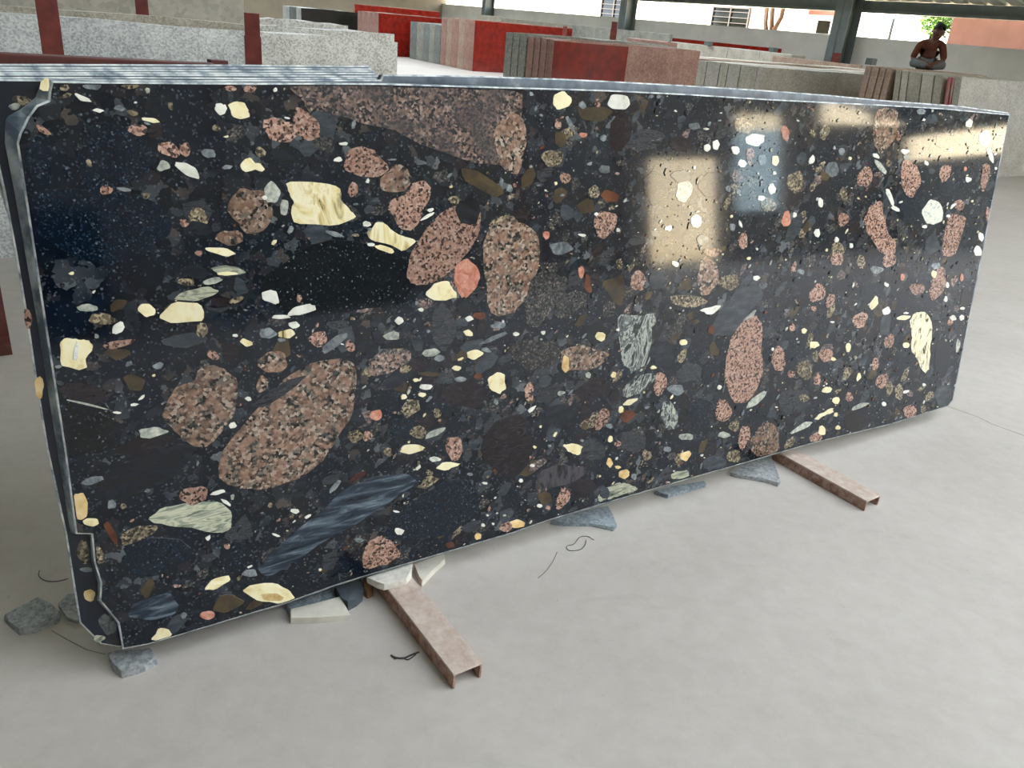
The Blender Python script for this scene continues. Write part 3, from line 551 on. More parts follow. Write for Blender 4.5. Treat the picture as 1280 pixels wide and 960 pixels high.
add(640, 520, 4, [('c',[(252,145),(290,135),(352,148),(340,190),(310,195),(275,172)]),(113,155,11,8,0,'c'),(101,247,13,9,0,'w'),(44,322,10,9,0,'w'),(136,448,13,10,0,'w'),(350,122,10,7,0,'b'),(487,235,16,26,5,'C'),(528,255,15,8,0,'C'),
 (558,290,28,24,0,'C'),(610,302,14,16,0,'b'),(870,200,30,26,0,'C'),(775,165,20,14,0,'b'),(672,195,22,28,0,'t'),(528,138,18,14,0,'p'),(240,300,115,56,-15,'Z'),(255,410,32,54,25,'p'),(165,410,40,36,0,'n'),(178,458,14,11,0,'p'),
 ('h',[(425,405),(470,360),(530,330),(600,345),(635,365),(560,390),(500,412),(432,428)]),(460,385,26,30,0,'e'),(400,170,70,60,0,'v'),(600,130,70,60,0,'v'),(840,295,50,22,-15,'h'),(1010,235,60,34,-8,'e'),(1110,200,35,34,0,'t'),
 (20,540,42,20,-5,'C'),(870,105,40,16,0,'B'),(1060,95,30,16,0,'B'),(360,360,60,44,-10,'u')])

def blob_px(e, rnd, angular=False):
    x, y, rx, ry, a_ = e; a_ = math.radians(a_); big_ = max(rx, ry); out = []
    def put(dx, dy): return (x+dx*math.cos(a_)-dy*math.sin(a_), y+dx*math.sin(a_)+dy*math.cos(a_))
    if angular:                                  # broken, faceted fragment with softened corners
        n = rnd.choice((5, 6, 7)); raw = []
        off = rnd.uniform(0, 6.28)
        for i in range(n):
            th = off+2*math.pi*(i+rnd.uniform(-.3, .3))/n; k = rnd.uniform(.92, 1.22)
            raw.append(Vector((rx*k*math.cos(th), ry*k*math.sin(th))))
        for i in range(n):
            a2, b2 = raw[i], raw[(i+1) % n]
            for f_ in ((.14, .5, .86) if big_ > 3 else (.2, .8)):
                p = a2.lerp(b2, f_); w_ = rnd.uniform(-.05, .05)
                out.append(put(p.x*(1+w_), p.y*(1+w_)))
        return out
    n = 9 if big_ < 4 else (13 if big_ < 10 else 22)
    ph = rnd.uniform(0, 6)
    for i in range(n):
        th = 2*math.pi*i/n
        k = 1+.09*math.sin(2*th+ph)+.08*math.sin(3*th+ph*2)+.04*math.sin(5*th+ph*3)+rnd.uniform(-.06, .06)
        out.append(put(rx*k*math.cos(th), ry*k*math.sin(th)))
    return out
def round_poly(px, rnd):                        # soften a traced outline and roughen it slightly
    out = []; n = len(px)
    for i in range(n):
        a_, b_ = Vector(px[i]), Vector(px[(i+1) % n])
        for f_ in (.15, .5, .85):
            p = a_.lerp(b_, f_); out.append((p.x+rnd.uniform(-.9, .9), p.y+rnd.uniform(-.9, .9)))
    return out
rp = random.Random(11)
stones = []
for kd, sh in PB:
    px = round_poly(sh, rp) if isinstance(sh, list) else blob_px(sh, rp, kd in 'wcCbBhWnNdevyxSRu')
    poly = [on_slab(x, y) for x, y in px]
    ar = abs(area2(poly))
    stones.append((ar, kd, poly))
stones.sort(key=lambda s: -s[0])
def inside(p, poly):
    r = False; n = len(poly)
    for i in range(n):
        a_, b_ = poly[i], poly[(i+1) % n]
        if (a_.y > p.y) != (b_.y > p.y) and p.x < (b_.x-a_.x)*(p.y-a_.y)/(b_.y-a_.y)+a_.x: r = not r
    return r
OUTI = offset(outline, .006)
def clipin(poly):                               # keep a pebble within the slab face
    if all(inside(p, OUTI) for p in poly): return poly
    c_ = sum(poly, Vector())/len(poly)
    if not inside(c_, OUTI): return None
    out = []
    for p in poly:
        f_ = 1.0
        while f_ > .05 and not inside(c_+(p-c_)*f_, OUTI): f_ -= .05
        out.append(c_+(p-c_)*f_)
    return out
def stone_geo(poly, h, d=.005):
    if area2(poly) < 0: poly = poly[::-1]
    n = len(poly); ins = offset(poly, .0006)
    vs_ = [Vector((p.x, p.y, h)) for p in ins]+[Vector((p.x, p.y, h-.0006)) for p in poly]+[Vector((p.x, p.y, -d)) for p in poly]
    fs = [tuple(range(n))]
    for k in (0, n): fs += [(k+i, k+n+i, k+n+(i+1) % n, k+(i+1) % n) for i in range(n)]
    return vs_, fs
kept = []
n_single = 0; small = []
for i, (ar, kd, poly) in enumerate(stones):
    poly = clipin(poly)
    if poly is None: continue
    kept.append((ar, poly, kd))
    h = .0009+.000004*i
    if n_single < 298:
        vs_, fs = stone_geo(poly, h)
        mesh('pebble', vs_, fs, PEB[kd], slab); n_single += 1
    else: small.append((poly, kd, h))
def stuff_mesh(name, items, parent):
    kinds = sorted({k for _, k, _ in items}); idx = {k: i for i, k in enumerate(kinds)}
    vs_, fs, mi = [], [], []
    for poly, kd, h in items:
        v_, f_ = stone_geo(poly, h, .002); n = len(vs_); vs_ += v_
        fs += [tuple(i+n for i in f) for f in f_]; mi += [idx[kd]]*len(f_)
    me = bpy.data.meshes.new(name); me.from_pydata([tuple(v) for v in vs_], [], fs)
    for k in kinds: me.materials.append(PEB[k])
    me.polygons.foreach_set('material_index', mi); me.update()
    o = link(name, me, None, parent); o['kind'] = 'stuff'; return o
# the countless small fragments of the ground mass
rf_ = random.Random(5)
big = [(p, k, min(q.x for q in p), max(q.x for q in p), min(q.y for q in p), max(q.y for q in p)) for a_, p, k in kept]
def rblob(s, t_, r, el, ang):
    n = 6; out = []
    for i in range(n):
        th = 2*math.pi*(i+rf_.uniform(-.3, .3))/n; k = 1+rf_.uniform(-.25, .25)
        dx, dy = r*el*k*math.cos(th), r/el*k*math.sin(th)
        out.append(Vector((s+dx*math.cos(ang)-dy*math.sin(ang), t_+dx*math.sin(ang)+dy*math.cos(ang), 0)))
    return out
LX = max(p.x for p in outline); LY = max(p.y for p in outline)
def covered(p, r):
    for q, k, x0, x1, y0, y1 in big:
        if x0-r < p.x < x1+r and y0-r < p.y < y1+r and (inside(p, q) or any((p-v_).length < r for v_ in q)): return k
    return None
fill = []
def density(s, t_):
    d = min(1, .25+s*.8)
    if t_ > 1.05 and s < 1.1: d *= .45
    return d
n = 0
while n < 950:                                   # darker middling stones under the traced ones
    s, t_ = rf_.uniform(.05, LX), rf_.uniform(0, LY); r = rf_.uniform(.008, .032)
    if rf_.random() > density(s, t_): continue
    p = Vector((s, t_, 0))
    if not inside(p, OUTI): continue
    n += 1
    poly = clipin(rblob(s, t_, r, rf_.uniform(1, 1.5), rf_.uniform(-.2, 1.3)))
    if poly: fill.append((poly, rf_.choice('ddeeekuuuvvvvDDDDGtn'), 0.0002+.0000005*n))
n = 0
while n < 3300:
    s, t_ = rf_.uniform(0, LX), rf_.uniform(0, LY)
    if rf_.random() > density(s, t_): continue
    p = Vector((s, t_, 0)); r = .0017+.0068*rf_.random()**3
    if not inside(p, OUTI): continue
    n += 1
    k = covered(p, r)
    if k and not (k in 'kd' and rf_.random() < .06): continue
    poly = clipin(rblob(s, t_, r, rf_.uniform(1, 1.7), rf_.uniform(-.4, 1.4)))
    if poly: fill.append((poly, rf_.choice('bbbbbeeeeeBBwwccttttppddduuuNGGD'), .0032+.0000002*n))
stuff_mesh('pebble_fragments', small+fill, slab)
# a few stones cut by the edge of the second slab
def second(kd, e, k=TH+.002):
    poly = [on_slab(x, y, k) for x, y in blob_px(e, rp)]
    vs_, fs = stone_geo(poly, .0008, .004); mesh('pebble', vs_, fs, PEB[kd], slab2)
for kd, e in (('C', (49, 484, 6, 13, 0)), ('p', (35, 398, 5, 12, -10)), ('C', (112, 744, 8, 7, 0)), ('t', (104, 690, 8, 14, 0)), ('b', (108, 712, 9, 3, 0)), ('t', (28, 126, 12, 6, 20)), ('B', (18, 133, 8, 4, -10)), ('b', (135, 780, 10, 14, -20)), ('h', (124, 798, 8, 4, 0))):
    second(kd, e)
poly = [on_slab(x, y) for x, y in ((49, 111), (51, 102), (57, 97), (61, 99), (61.5, 108), (60, 114), (54, 114))]
vs_, fs = stone_geo(poly, .002, .02); mesh('edge_pebble', vs_, fs, PEB['c'], slab)

# ------------------------------------------------------------------ red steel rack behind the stack
KB = (TH+.002)*8+.03
rk = empty('steel_rack', frame(A0-NS*KB, US, V, Z))
M = inv(rk); RK3 = M.to_3x3()
def rk_box(name, o, a, b, c_, mat): return boxes(name, [(M @ o, RK3 @ a, RK3 @ b, RK3 @ c_)], mat, rk, .003)
pr = at_plane(270, 80, A0-NS*KB, NS); ax = US; pl = pr-US*1.0
rk_box('rail', pl-Z*.05, ax*(pr-pl).length, -NH*.05, Z*.05, M_REDSTEEL2)
pb = at_z(14, 432, 0)
rk_box('leg', pb+US*(-.07), US*.08, -NH*.08, Z*1.32, M_REDSTEEL2)
rk_box('foot', pb+US*(-.07)-NH*.3, US*.08, NH*.42, Z*.05, M_REDSTEEL2)
rk_box('leg', pb+US*1.0, US*.08, -NH*.08, Z*1.30, M_REDSTEEL2)
tag(rk, 'brown-red steel rack with rail and legs behind the black slab stack', 'rack')

# ------------------------------------------------------------------ channel beams under the slab
def channel(label, tl, tr_, er, el, zt):
    P = [at_z(x, y, zt) for x, y in (tl, tr_, er, el)]
    axd = ((P[3]+P[2])-(P[0]+P[1])).normalized(); side = Vector((-axd.y, axd.x, 0))
    if (P[1]-P[0]).dot(side) < 0: side = -side
    w = abs((P[2]-P[3]).dot(side)); L = ((P[2]+P[3])/2-(P[0]+P[1])/2).dot(axd)
    o = (P[2]+P[3])/2-axd*L-side*(w/2); back = .45
    e = empty('steel_channel', frame(Vector((o.x, o.y, 0)), axd, side, axd.cross(side)))
    Mi = inv(e); R3 = Mi.to_3x3(); tk = .007
    def bx(nm, a_, b_, c_, d_, mat): boxes(nm, [(Mi @ a_, R3 @ b_, R3 @ c_, R3 @ d_)], mat, e, .0015)
    o = Vector((o.x, o.y, 0))-axd*back; L += back
    bx('web', o+Z*(zt-tk), axd*L, side*w, Z*tk, M_BEAMTOP)
    bx('flange', o, axd*L, side*tk, Z*(zt-tk), M_BEAM); bx('flange', o+side*(w-tk), axd*L, side*tk, Z*(zt-tk), M_BEAM)
    tag(e, label, 'steel beam')
channel('dusty brown steel channel with open end under the slab, nearest the viewer', (480, 734), (522, 726), (603, 828), (567, 843), .052)
channel('narrow rusty steel channel under the far right part of the slab', (971, 569), (1005, 562), (1102, 619), (1083, 626), .046)

# ------------------------------------------------------------------ chips and rubble
def chip(label, name, ox, oy, s, pts, zt, mat, dz=None, seed=1, cat='stone chip', rough=.0025):
    top = [at_z(ox+x/s, oy+y/s, zt) for x, y in pts]
    c_ = sum(top, Vector())/len(top); c_.z = 0
    e = prism(name, [p-c_ for p in top], dz or zt, mat, None, rough, seed); e.location = c_
    tag(e, label, cat); return e
chip('rough grey stone chip on the floor left of the slab stack', 'stone_chip', 0, 560, 3.2, [(20,662),(85,628),(150,597),(200,618),(235,650),(228,672),(180,690),(140,708),(75,720),(35,690)], .024, M_CHIP, seed=2)
chip('thin dusty chip half hidden by the lower left slab corner', 'stone_chip', 0, 560, 3.2, [(232,625),(270,585),(300,580),(318,640),(325,695),(270,680)], .010, M_CHIP, seed=3)
chip('pale grey rough chip below the broken lower left slab corner', 'stone_chip', 0, 560, 3.2, [(430,822),(470,806),(540,806),(600,800),(622,835),(575,865),(520,885),(485,888),(452,860)], .025, M_CHIP, seed=4)
chip('white marble offcut lying in front of the slab base', 'marble_offcut', 320, 640, 4, [(175,485),(300,455),(418,422),(448,470),(472,515),(320,528),(175,530)], .022, M_MARBLE, seed=5, cat='stone offcut', rough=.0008)
chip('grey tile offcut tucked under the slab behind the marble', 'tile_offcut', 320, 640, 4, [(150,462),(260,420),(383,380),(388,420),(300,450),(175,486)], .014, M_CHIPB, seed=6, cat='stone offcut', rough=.001)
chip('dark grey slate lump between marble offcut and near channel', 'slate_chip', 320, 640, 4, [(395,372),(460,345),(525,332),(540,370),(535,405),(505,432),(460,450),(428,428)], .030, M_SLATECHIP, seed=7)
chip('white crystalline wedge resting on the near steel channel', 'stone_wedge', 320, 640, 4, [(555,322),(640,298),(785,255),(770,300),(748,335),(690,350),(640,358),(600,350)], .075, M_CRYSTAL, dz=.022, seed=8, cat='stone wedge')
chip('small brown lump at the left corner of the near channel', 'rubble_lump', 320, 640, 4, [(535,335),(560,322),(588,330),(585,360),(560,372),(542,362)], .045, M_RUSTCHIP, seed=9, cat='rubble')
chip('thin pale tile shard right of the white wedge', 'tile_shard', 320, 640, 4, [(792,262),(860,235),(940,208),(945,232),(890,285),(832,342),(815,320)], .020, M_MARBLE, seed=10, cat='stone offcut', rough=.001)
chip('blue-grey pointed stone sliver at the middle of the slab base', 'stone_sliver', 640, 520, 4, [(195,520),(330,482),(430,455),(480,448),(505,495),(525,545),(512,556),(400,535),(260,530)], .016, M_CHIPB, seed=11)
chip('narrow blue-grey stone sliver right of the pointed one', 'stone_sliver', 640, 520, 4, [(715,372),(800,350),(960,322),(972,342),(880,362),(782,395)], .016, M_CHIPB, seed=12)
chip('grey rounded stone sliver left of the far channel', 'stone_sliver', 860, 480, 4, [(212,440),(260,410),(330,385),(415,362),(440,420),(462,485),(452,496),(380,474),(235,450)], .016, M_CHIP, seed=13)
# fibres and sweepings
def fibre(label, ox, oy, s, pts, r):
    P = [at_z(ox+x/s, oy+y/s, r+.0006) for x, y in pts]; Q = []
    for i in range(len(P)-1):
        p0, p1, p2, p3 = P[max(i-1, 0)], P[i], P[i+1], P[min(i+2, len(P)-1)]
        for k in range(6):
            t_ = k/6; Q.append(.5*((2*p1)+(p2-p0)*t_+(2*p0-5*p1+4*p2-p3)*t_*t_+(3*p1-p0-3*p2+p3)*t_**3))
    Q.append(P[-1]); tag(tube('loose_fibre', Q, r, M_FIBRE), label, 'fibre')
fibre('thin curled fibre on the floor below the pointed sliver', 640, 520, 4, [(410,620),(380,603),(340,605),(310,640),(275,650),(285,672),(340,668),(365,645),(370,622)], .0011)
fibre('thin curved fibre on the floor beside the left chip', 0, 560, 3.2, [(158,490),(155,510),(175,528),(210,534),(245,530),(272,522)], .0011)
fibre('dark wisp of sweepings beside the near channel', 320, 640, 4, [(675,715),(700,728),(740,730),(775,715),(815,700)], .0025)
fibre('second dark wisp of sweepings touching the near channel', 320, 640, 4, [(690,735),(730,728),(760,738),(800,712)], .0016)
fibre('fine scratchlike fibre left of the curled fibre', 640, 520, 4, [(225,680),(205,725),(170,775),(130,810)], .0008)

# ------------------------------------------------------------------ background stacks
def slab_block(name, label, P, L, D, h, mat, face=None, cat='stone slab', group=None, lean=0.0, bev=.006):
    """upright slab: P = front left bottom corner, L along U, D along V"""
    e = empty(name, frame(Vector((P.x, P.y, 0)), U, V, Z))
    sh = Vector((0, lean*h, 0)); x, y, z_ = Vector((L, 0, 0)), Vector((0, D, 0)), Vector((0, 0, h))+sh
    c_ = min(.03, L*.1)
    # body with slightly uneven top, front face as a polished sheet of its own
    rnd = random.Random(int(abs(P.x*1000)+abs(P.y*77)))
    n = 7; vs_ = []; fs = []
    for yy in (0, D):
        for i in range(n):
            u_ = L*i/(n-1); vs_.append(Vector((u_, yy, 0))); vs_.append(Vector((u_, yy+lean*h, h+(rnd.uniform(-.008, .008) if 0 < i < n-1 else -rnd.uniform(0, .015)))))
    for k in (0, 2*n): fs += [(k+2*i, k+2*i+2, k+2*i+3, k+2*i+1) for i in range(n-1)]
    fs += [(2*i+1, 2*i+3, 2*n+2*i+3, 2*n+2*i+1) for i in range(n-1)]+[(2*i, 2*n+2*i, 2*n+2*i+2, 2*i+2) for i in range(n-1)]
    fs += [(0, 1, 2*n+1, 2*n), (2*n-2, 4*n-2, 4*n-1, 2*n-1)]
    mesh('body', vs_, fs, mat, e)
    if face:
        g_ = .004
        vs2 = [Vector((u_, y_+lean*z2, z2)) for y_ in (-g_, 0) for u_, z2 in ((0.004, .005), (L-.004, .005), (L-.004, h-.02), (0.004, h-.02))]
        mesh('polished_face', vs2, BOXF, face, e)
    tag(e, label, cat, group); return e
ORDW = ['first', 'second', 'third', 'fourth', 'fifth', 'sixth', 'seventh', 'eighth', 'ninth']
def ends(name, P, pxs, h, mats, desc, L, group, lean=0.0, faces=None):
    """a run of slabs set back from P along V; pxs are the columns of their visible end strips, nearest first"""
    d0 = 0.0
    for i, px in enumerate(pxs):
        hh = h[i] if isinstance(h, (list, tuple)) else h
        d1 = len_to(P+Z*hh+V*(lean*hh), V, px)
        if d1 <= d0+.02: d1 = d0+.05
        slab_block(name, ORDW[i]+' from the front of the '+desc, P+V*d0, (L[i] if isinstance(L, list) else L), d1-d0-.02, hh, mats[i % len(mats)], (faces[i] if faces else None), 'stone slab', group, lean)
        d0 = d1
    return d0
def drop(P): return Vector((P.x, P.y, 0))
def at_y(px, py, y):
    r = ray(px, py); P = EYE+r*(y/r.y); P = Vector((P.x, P.y, 0)); return P, height_to(P, py)
# white and beige granite behind the black stack
GW = 'white granite slabs at the left'
def back_to(P, px, h_): return min((abs(proj(P-U*(k*.01)+Z*h_)[0]-px), k*.01) for k in range(5, 400))[1]
P = at_z(497, 52, 1.38); L = back_to(drop(P), 317, 1.38); Pl = drop(P-U*L)
slab_block('granite_slab', 'front white granite slab right of the second red post', Pl, L, .05, 1.38, M_WHITE2, group=GW)
P2, hh = at_y(493, 42, P.y+.25); slab_block('granite_slab', 'white granite slab stepping up behind the front white one', P2-U*back_to(P2, 317, hh), back_to(P2, 317, hh), .05, hh, M_WHITE2, group=GW)
P3, hh = at_y(435, 31, P.y+.3); slab_block('granite_slab', 'white granite slab topmost of the white steps', P3-U*back_to(P3, 317, hh), back_to(P3, 317, hh), .05, hh, M_WHITE2, group=GW)
P = drop(at_z(305, 38, 1.38)); slab_block('granite_slab', 'bluish white granite slab between the two near red posts', P-U*2.6, 2.6, .05, 1.38, M_WHITE, group=GW)
P, hh = at_y(305, 29, P.y+.3)
slab_block('granite_slab', 'beige granite slab showing above the bluish white one', P-U*3.2, 3.2, .06, hh, M_BEIGE, group=GW)
P, hh = at_y(303, -30, 8.6)
slab_block('granite_slab', 'plain grey slab rearmost at the left top of the view', P-U*6.0, 6.0, .08, hh, M_GREYPLAIN, group=GW)
# red posts
def post(label, px, py_top, py_ref, dist, wpx, top_z=None, mat=M_REDSTEEL):
    r = ray(px, py_ref); Pm = EYE+r*(dist/r.y); w = wpx*(Pm-EYE).length/F*.95
    B = Vector((Pm.x, Pm.y, 0)); hgt = top_z or height_to(B, py_top)
    Dv = Vector((r.x, r.y, 0)).normalized(); S_ = Vector((Dv.y, -Dv.x, 0))
    e = empty('steel_post', frame(B, S_, Dv, Z))
    boxes('web', [(Vector((-w/2, 0, 0)), Vector((w, 0, 0)), Vector((0, .012, 0)), Vector((0, 0, hgt)))], mat, e, .002)
    boxes('flange', [(Vector((-w/2, .012, 0)), Vector((.012, 0, 0)), Vector((0, w*.7, 0)), Vector((0, 0, hgt)))], mat, e, .002)
    boxes('sleeve', [(Vector((-w/2-.004, -.006, 0)), Vector((w+.008, 0, 0)), Vector((0, .018, 0)), Vector((0, 0, hgt*.93)))], mat, e, .002)
    boxes('foot_plate', [(Vector((-w, -.05, 0)), Vector((2*w, 0, 0)), Vector((0, .2, 0)), Vector((0, 0, .012)))], mat, e, .002)
    tag(e, label, 'steel post'); return e
post('wide red steel post leftmost in the view before white granite', 63, 0, 40, 4.05, 19, top_z=1.62)
post('red steel post beside the rounded end of the white slabs', 316, 15, 50, 4.35, 17)
post('short red post behind the beige slab at the left top', 177, 0, 5, 6.6, 12, top_z=1.7)
post('thin red post standing before the grey slab and wall', 767, 27, 40, 14.2, 7)
post('brown post against the right end of the large red slab', 706, 33, 40, 21.5, 5)
post('short red post at the foot of the thick grey column', 1045, 66, 72, 21.1, 9)
# black stack
P = drop(at_z(378, 9.5, 1.4)); Lb = len_top(P, U, 447, 1.4)
slab_block('granite_slab', 'black polished slab behind the white granite', P, Lb, .1, 1.4, M_BLACK, M_BLACK)
ends('granite_slab', P+V*.12, [370, 361, 353], 1.4, [M_WHITE, M_GREY_END, M_WHITE], 'pale blue-white slab ends beside the black slab', Lb*.92, 'slab ends beside the black slab')
# red row furthest back
P = at_z(500, 71, 0); P = P-U*min((abs(proj(P-U*(k*.02))[0]-472), k*.02) for k in range(200))[1]; hr1 = height_to(P, 15.5); Lr = len_top(P, U, 640, hr1)
slab_block('granite_slab', 'dark red polished slab left of the grey slab ends', P, Lr, .12, hr1, M_PINK_END, M_REDFACE)
ends('granite_slab', P+V*.13, [466, 459, 453, 447], [hr1, hr1-.03, hr1-.01, hr1-.02], [M_PINK_END], 'pink slab ends behind the dark red slab', 2.6, 'far pink slab ends')
P0 = P+V*(len_to(P, V, 447)+.3)
slab_block('granite_slab', 'farthest dark red slab rising above the other red ones', P0, len_top(P0, U, 550, 1.6), .12, height_to(P0, 4.5), M_PINK_END, M_REDFACE)
# grey and pink ends with the largest red face
PR2 = at_z(590, 89, 0); hR2 = height_to(PR2, 24.5)
slab_block('granite_slab', 'largest red polished slab at the centre of the background', PR2, len_top(PR2, U, 716, hR2), .12, hR2, M_PINK_END, M_REDFACE)
dd = ends('granite_slab', PR2+V*.13, [582, 574, 566, 559, 552], [hR2-.02, hR2, hR2-.03, hR2-.01, hR2-.04], [M_PINK_END, M_TAN_END], 'pink slab ends beside the largest red slab', 2.9, 'pink slab ends by the largest red slab')
PG1 = PR2+V*(.13+dd+.02); hg = height_to(PG1, 31)
ends('granite_slab', PG1, [544, 537, 530, 521, 513], hg, [M_GREY_END, M_GRAN_END], 'grey slab ends left of the pink ones', 2.4, 'grey slab ends by the red slabs')
# slabs standing before the wall
P, hh = at_y(838, 43, 25); slab_block('granite_slab', 'grey speckled slab behind the thin red post', P, .1, len_to(P+Z*hh, V, 716), hh, M_GRAN_END)
P, hh = at_y(714, 31, 30); slab_block('granite_slab', 'tan slab showing above the largest red slab', P, .1, len_to(P+Z*hh, V, 627), hh, M_BUFF_END)
P, hh = at_y(625, 21, 34); slab_block('granite_slab', 'pale slab above the left part of the largest red slab', P, .1, len_to(P+Z*hh, V, 597), hh, M_CREAM_END)
# middle stack: grey bundle, pink ends, bright red face
P = drop(at_z(693, 49, 1.40)); slab_block('granite_slab', 'bright red polished slab between pink ends', P, len_top(P, U, 786, 1.4), .1, 1.40, M_PINK_END, M_REDFACE)
dd = ends('granite_slab', P+V*.11, [684, 676, 668, 660], 1.40, [M_PINK_END], 'pink slab ends left of the bright red slab', 2.6, 'pink slab ends by the bright red slab')
ends('granite_slab', P+V*(.11+dd+.02), [650, 641, 632], [1.42, 1.43, 1.42], [M_GRAN_END], 'grey granite ends left of the bright red slab', 2.6, 'grey granite ends by the bright red slab')
# long row with slits
RZ = 1.22; P = drop(at_z(954, 84, RZ))
PC, hc = at_y(990, 68, 21.2); Lrow = max(.4, (PC-P).dot(U)-.15)
slab_block('granite_slab', 'long grey slab face left of the tan slab end', P, len_to(P, U, 1125), .1, RZ, M_GREYFACE)
ends('granite_slab', P+V*.11, [926, 911, 901, 884, 870, 858, 832, 784], [RZ, RZ, RZ, RZ, RZ-.01, RZ+.01, RZ+.02, RZ+.22], [M_BUFF_END, M_GREYFACE, M_BUFF_END, M_GREYFACE, M_BUFF_END, M_TAN_END, M_CREAM_END, M_PINK_END], 'buff slab ends in the long row, ending in pink', [Lrow]*7+[.25], 'slab ends in the long row')
ends('granite_slab', PC, [950, 910, 870, 838], hc, [M_CREAM_END], 'cream slab tops behind the long row of ends', .5, 'cream slab tops')
Pr, hh = at_y(974, 61, 22.2); slab_block('granite_slab', 'thin red slab top in front of the grey wall', Pr, .1, len_to(Pr+Z*hh, V, 822), hh, M_REDFACE)
P, hh = at_y(1075, 82, 19.4); slab_block('granite_slab', 'low tan slab behind the long grey face', P, .1, len_to(P+Z*hh, V, 966), hh, M_TAN_END)
# small spacer wedges on top of the row
def wedge(label, px, py, y, w):
    r = ray(px, py); P = EYE+r*(y/r.y)
    o = prism('spacer_wedge', [U*(-w)-V*w, U*w-V*w, U*w*.8+V*w, U*(-w)+V*w], .1, M_STEEL2, None, .004, int(px)); o.location = P+Z*.1
    tag(o, label, 'spacer')
wedge('small dark wedge on the cream slab, leftmost', 885, 57, 23.5, .08)
wedge('small dark wedge on the cream slab near its right end', 966, 65, 21.9, .08)
wedge('small brown wedge on top of the tan slab end', 1088, 81, 14.2, .06)
# right stack
PRs = at_z(1236, 221.5, 0); PRs = PRs-U*(.0)
LN = .16                                          # the slabs lean back on their frame
best = min(((abs(proj(PRs-U*(k*.01)+(Z+V*LN)*1.4)[0]-1203), k*.01) for k in range(0, 260)))[1]; PRs = PRs-U*best
hR = min((abs(proj(PRs+(Z+V*LN)*(k*.01))[1]-96), k*.01) for k in range(80, 200))[1]
slab_block('granite_slab', 'large grey granite slab at the right edge of the view', PRs, 4.6, .1, hR, M_GREYFACE, lean=LN)
dd = ends('granite_slab', PRs+V*.11, [1193, 1184], [hR-.02, hR-.01], [M_REDSTAIN], 'red-stained slab ends at the right', 2.6, 'red-stained slab ends', lean=LN)
Pq = PRs+V*(.11+dd+.06)
dd2 = ends('granite_slab', Pq, [1168, 1152, 1136, 1127, 1119], [hR, hR-.005, hR, hR+.005, hR], [M_BUFF_END, M_CREAM_END], 'buff slab ends below the seated man', 2.6, 'buff slab ends under the seated man', lean=LN)
Pt = Pq+V*(dd2+LN*hR+.05)
dd3 = ends('granite_slab', Pt, [1108, 1099, 1090, 1081], [hR+.02, hR+.015, hR+.02, hR+.01], [M_TAN_END], 'tan slab ends left of the seated man', 2.6, 'tan slab ends by the seated man')

# ------------------------------------------------------------------ seated man
HP = at_z(1160, 88, hR); 
ev = Vector((HP.x, HP.y, 0)).normalized(); sx = Vector((ev.y, -ev.x, 0))
HP = HP+ev*.18
man = empty('person', frame(Vector((HP.x, HP.y, hR+.012)), sx, ev, Z))
tag(man, 'man in brown shirt and grey trousers sitting cross-legged on the slab stack', 'person')
def skinned(name, verts, edges, radii, mat, root=0, sub=2):
    me = bpy.data.meshes.new(name); me.from_pydata(verts, edges, []); o = link(name, me, mat, man)
    sk = o.modifiers.new('skin', 'SKIN'); sk.use_smooth_shade = True
    for i, r in enumerate(radii):
        d_ = me.skin_vertices[0].data[i]; d_.radius = r if isinstance(r, tuple) else (r, r); d_.use_root = (i == root)
    s_ = o.modifiers.new('subdivision', 'SUBSURF'); s_.levels = sub; s_.render_levels = sub
    return o
J = dict(pel=(-.06, .06, .10), wst=(-.065, .05, .22), cst=(-.06, .03, .34), nkb=(-.05, .0, .445), nck=(-.03, -.02, .49), hd0=(-.015, -.045, .545), hd1=(0, -.06, .625), hd2=(.005, -.05, .69),
 shl=(-.235, .03, .41), ell=(-.31, -.02, .15), wrl=(-.10, -.22, .11), hal=(-.02, -.27, .10),
 shr=(.12, .02, .42), elr=(.21, -.05, .17), wrr=(.09, -.24, .115), har=(.03, -.28, .105),
 hpl=(-.16, .04, .09), knl=(-.30, -.16, .09), anl=(-.02, -.32, .055), ftl=(.07, -.36, .045),
 hpr=(.04, .04, .09), knr=(.24, -.14, .09), anr=(-.06, -.26, .05), ftr=(-.16, -.29, .045))
names = list(J); ix = {k: i for i, k in enumerate(names)}
ED = [('pel', 'wst'), ('wst', 'cst'), ('cst', 'nkb'), ('nkb', 'nck'), ('nck', 'hd0'), ('hd0', 'hd1'), ('hd1', 'hd2'), ('nkb', 'shl'), ('shl', 'ell'), ('ell', 'wrl'), ('wrl', 'hal'), ('nkb', 'shr'), ('shr', 'elr'), ('elr', 'wrr'), ('wrr', 'har'),
 ('pel', 'hpl'), ('hpl', 'knl'), ('knl', 'anl'), ('anl', 'ftl'), ('pel', 'hpr'), ('hpr', 'knr'), ('knr', 'anr'), ('anr', 'ftr')]
RD = dict(pel=(.13, .1), wst=(.12, .09), cst=(.135, .095), nkb=(.075, .065), nck=.052, hd0=(.076, .088), hd1=(.094, .11), hd2=(.08, .095), shl=.058, ell=.042, wrl=.029, hal=(.036, .022), shr=.058, elr=.042, wrr=.029, har=(.036, .022),
 hpl=.085, knl=.058, anl=.036, ftl=.034, hpr=.085, knr=.058, anr=.036, ftr=.034)
body = skinned('body', [J[k] for k in names], [(ix[a_], ix[b_]) for a_, b_ in ED], [RD[k] for k in names], M_SKIN)
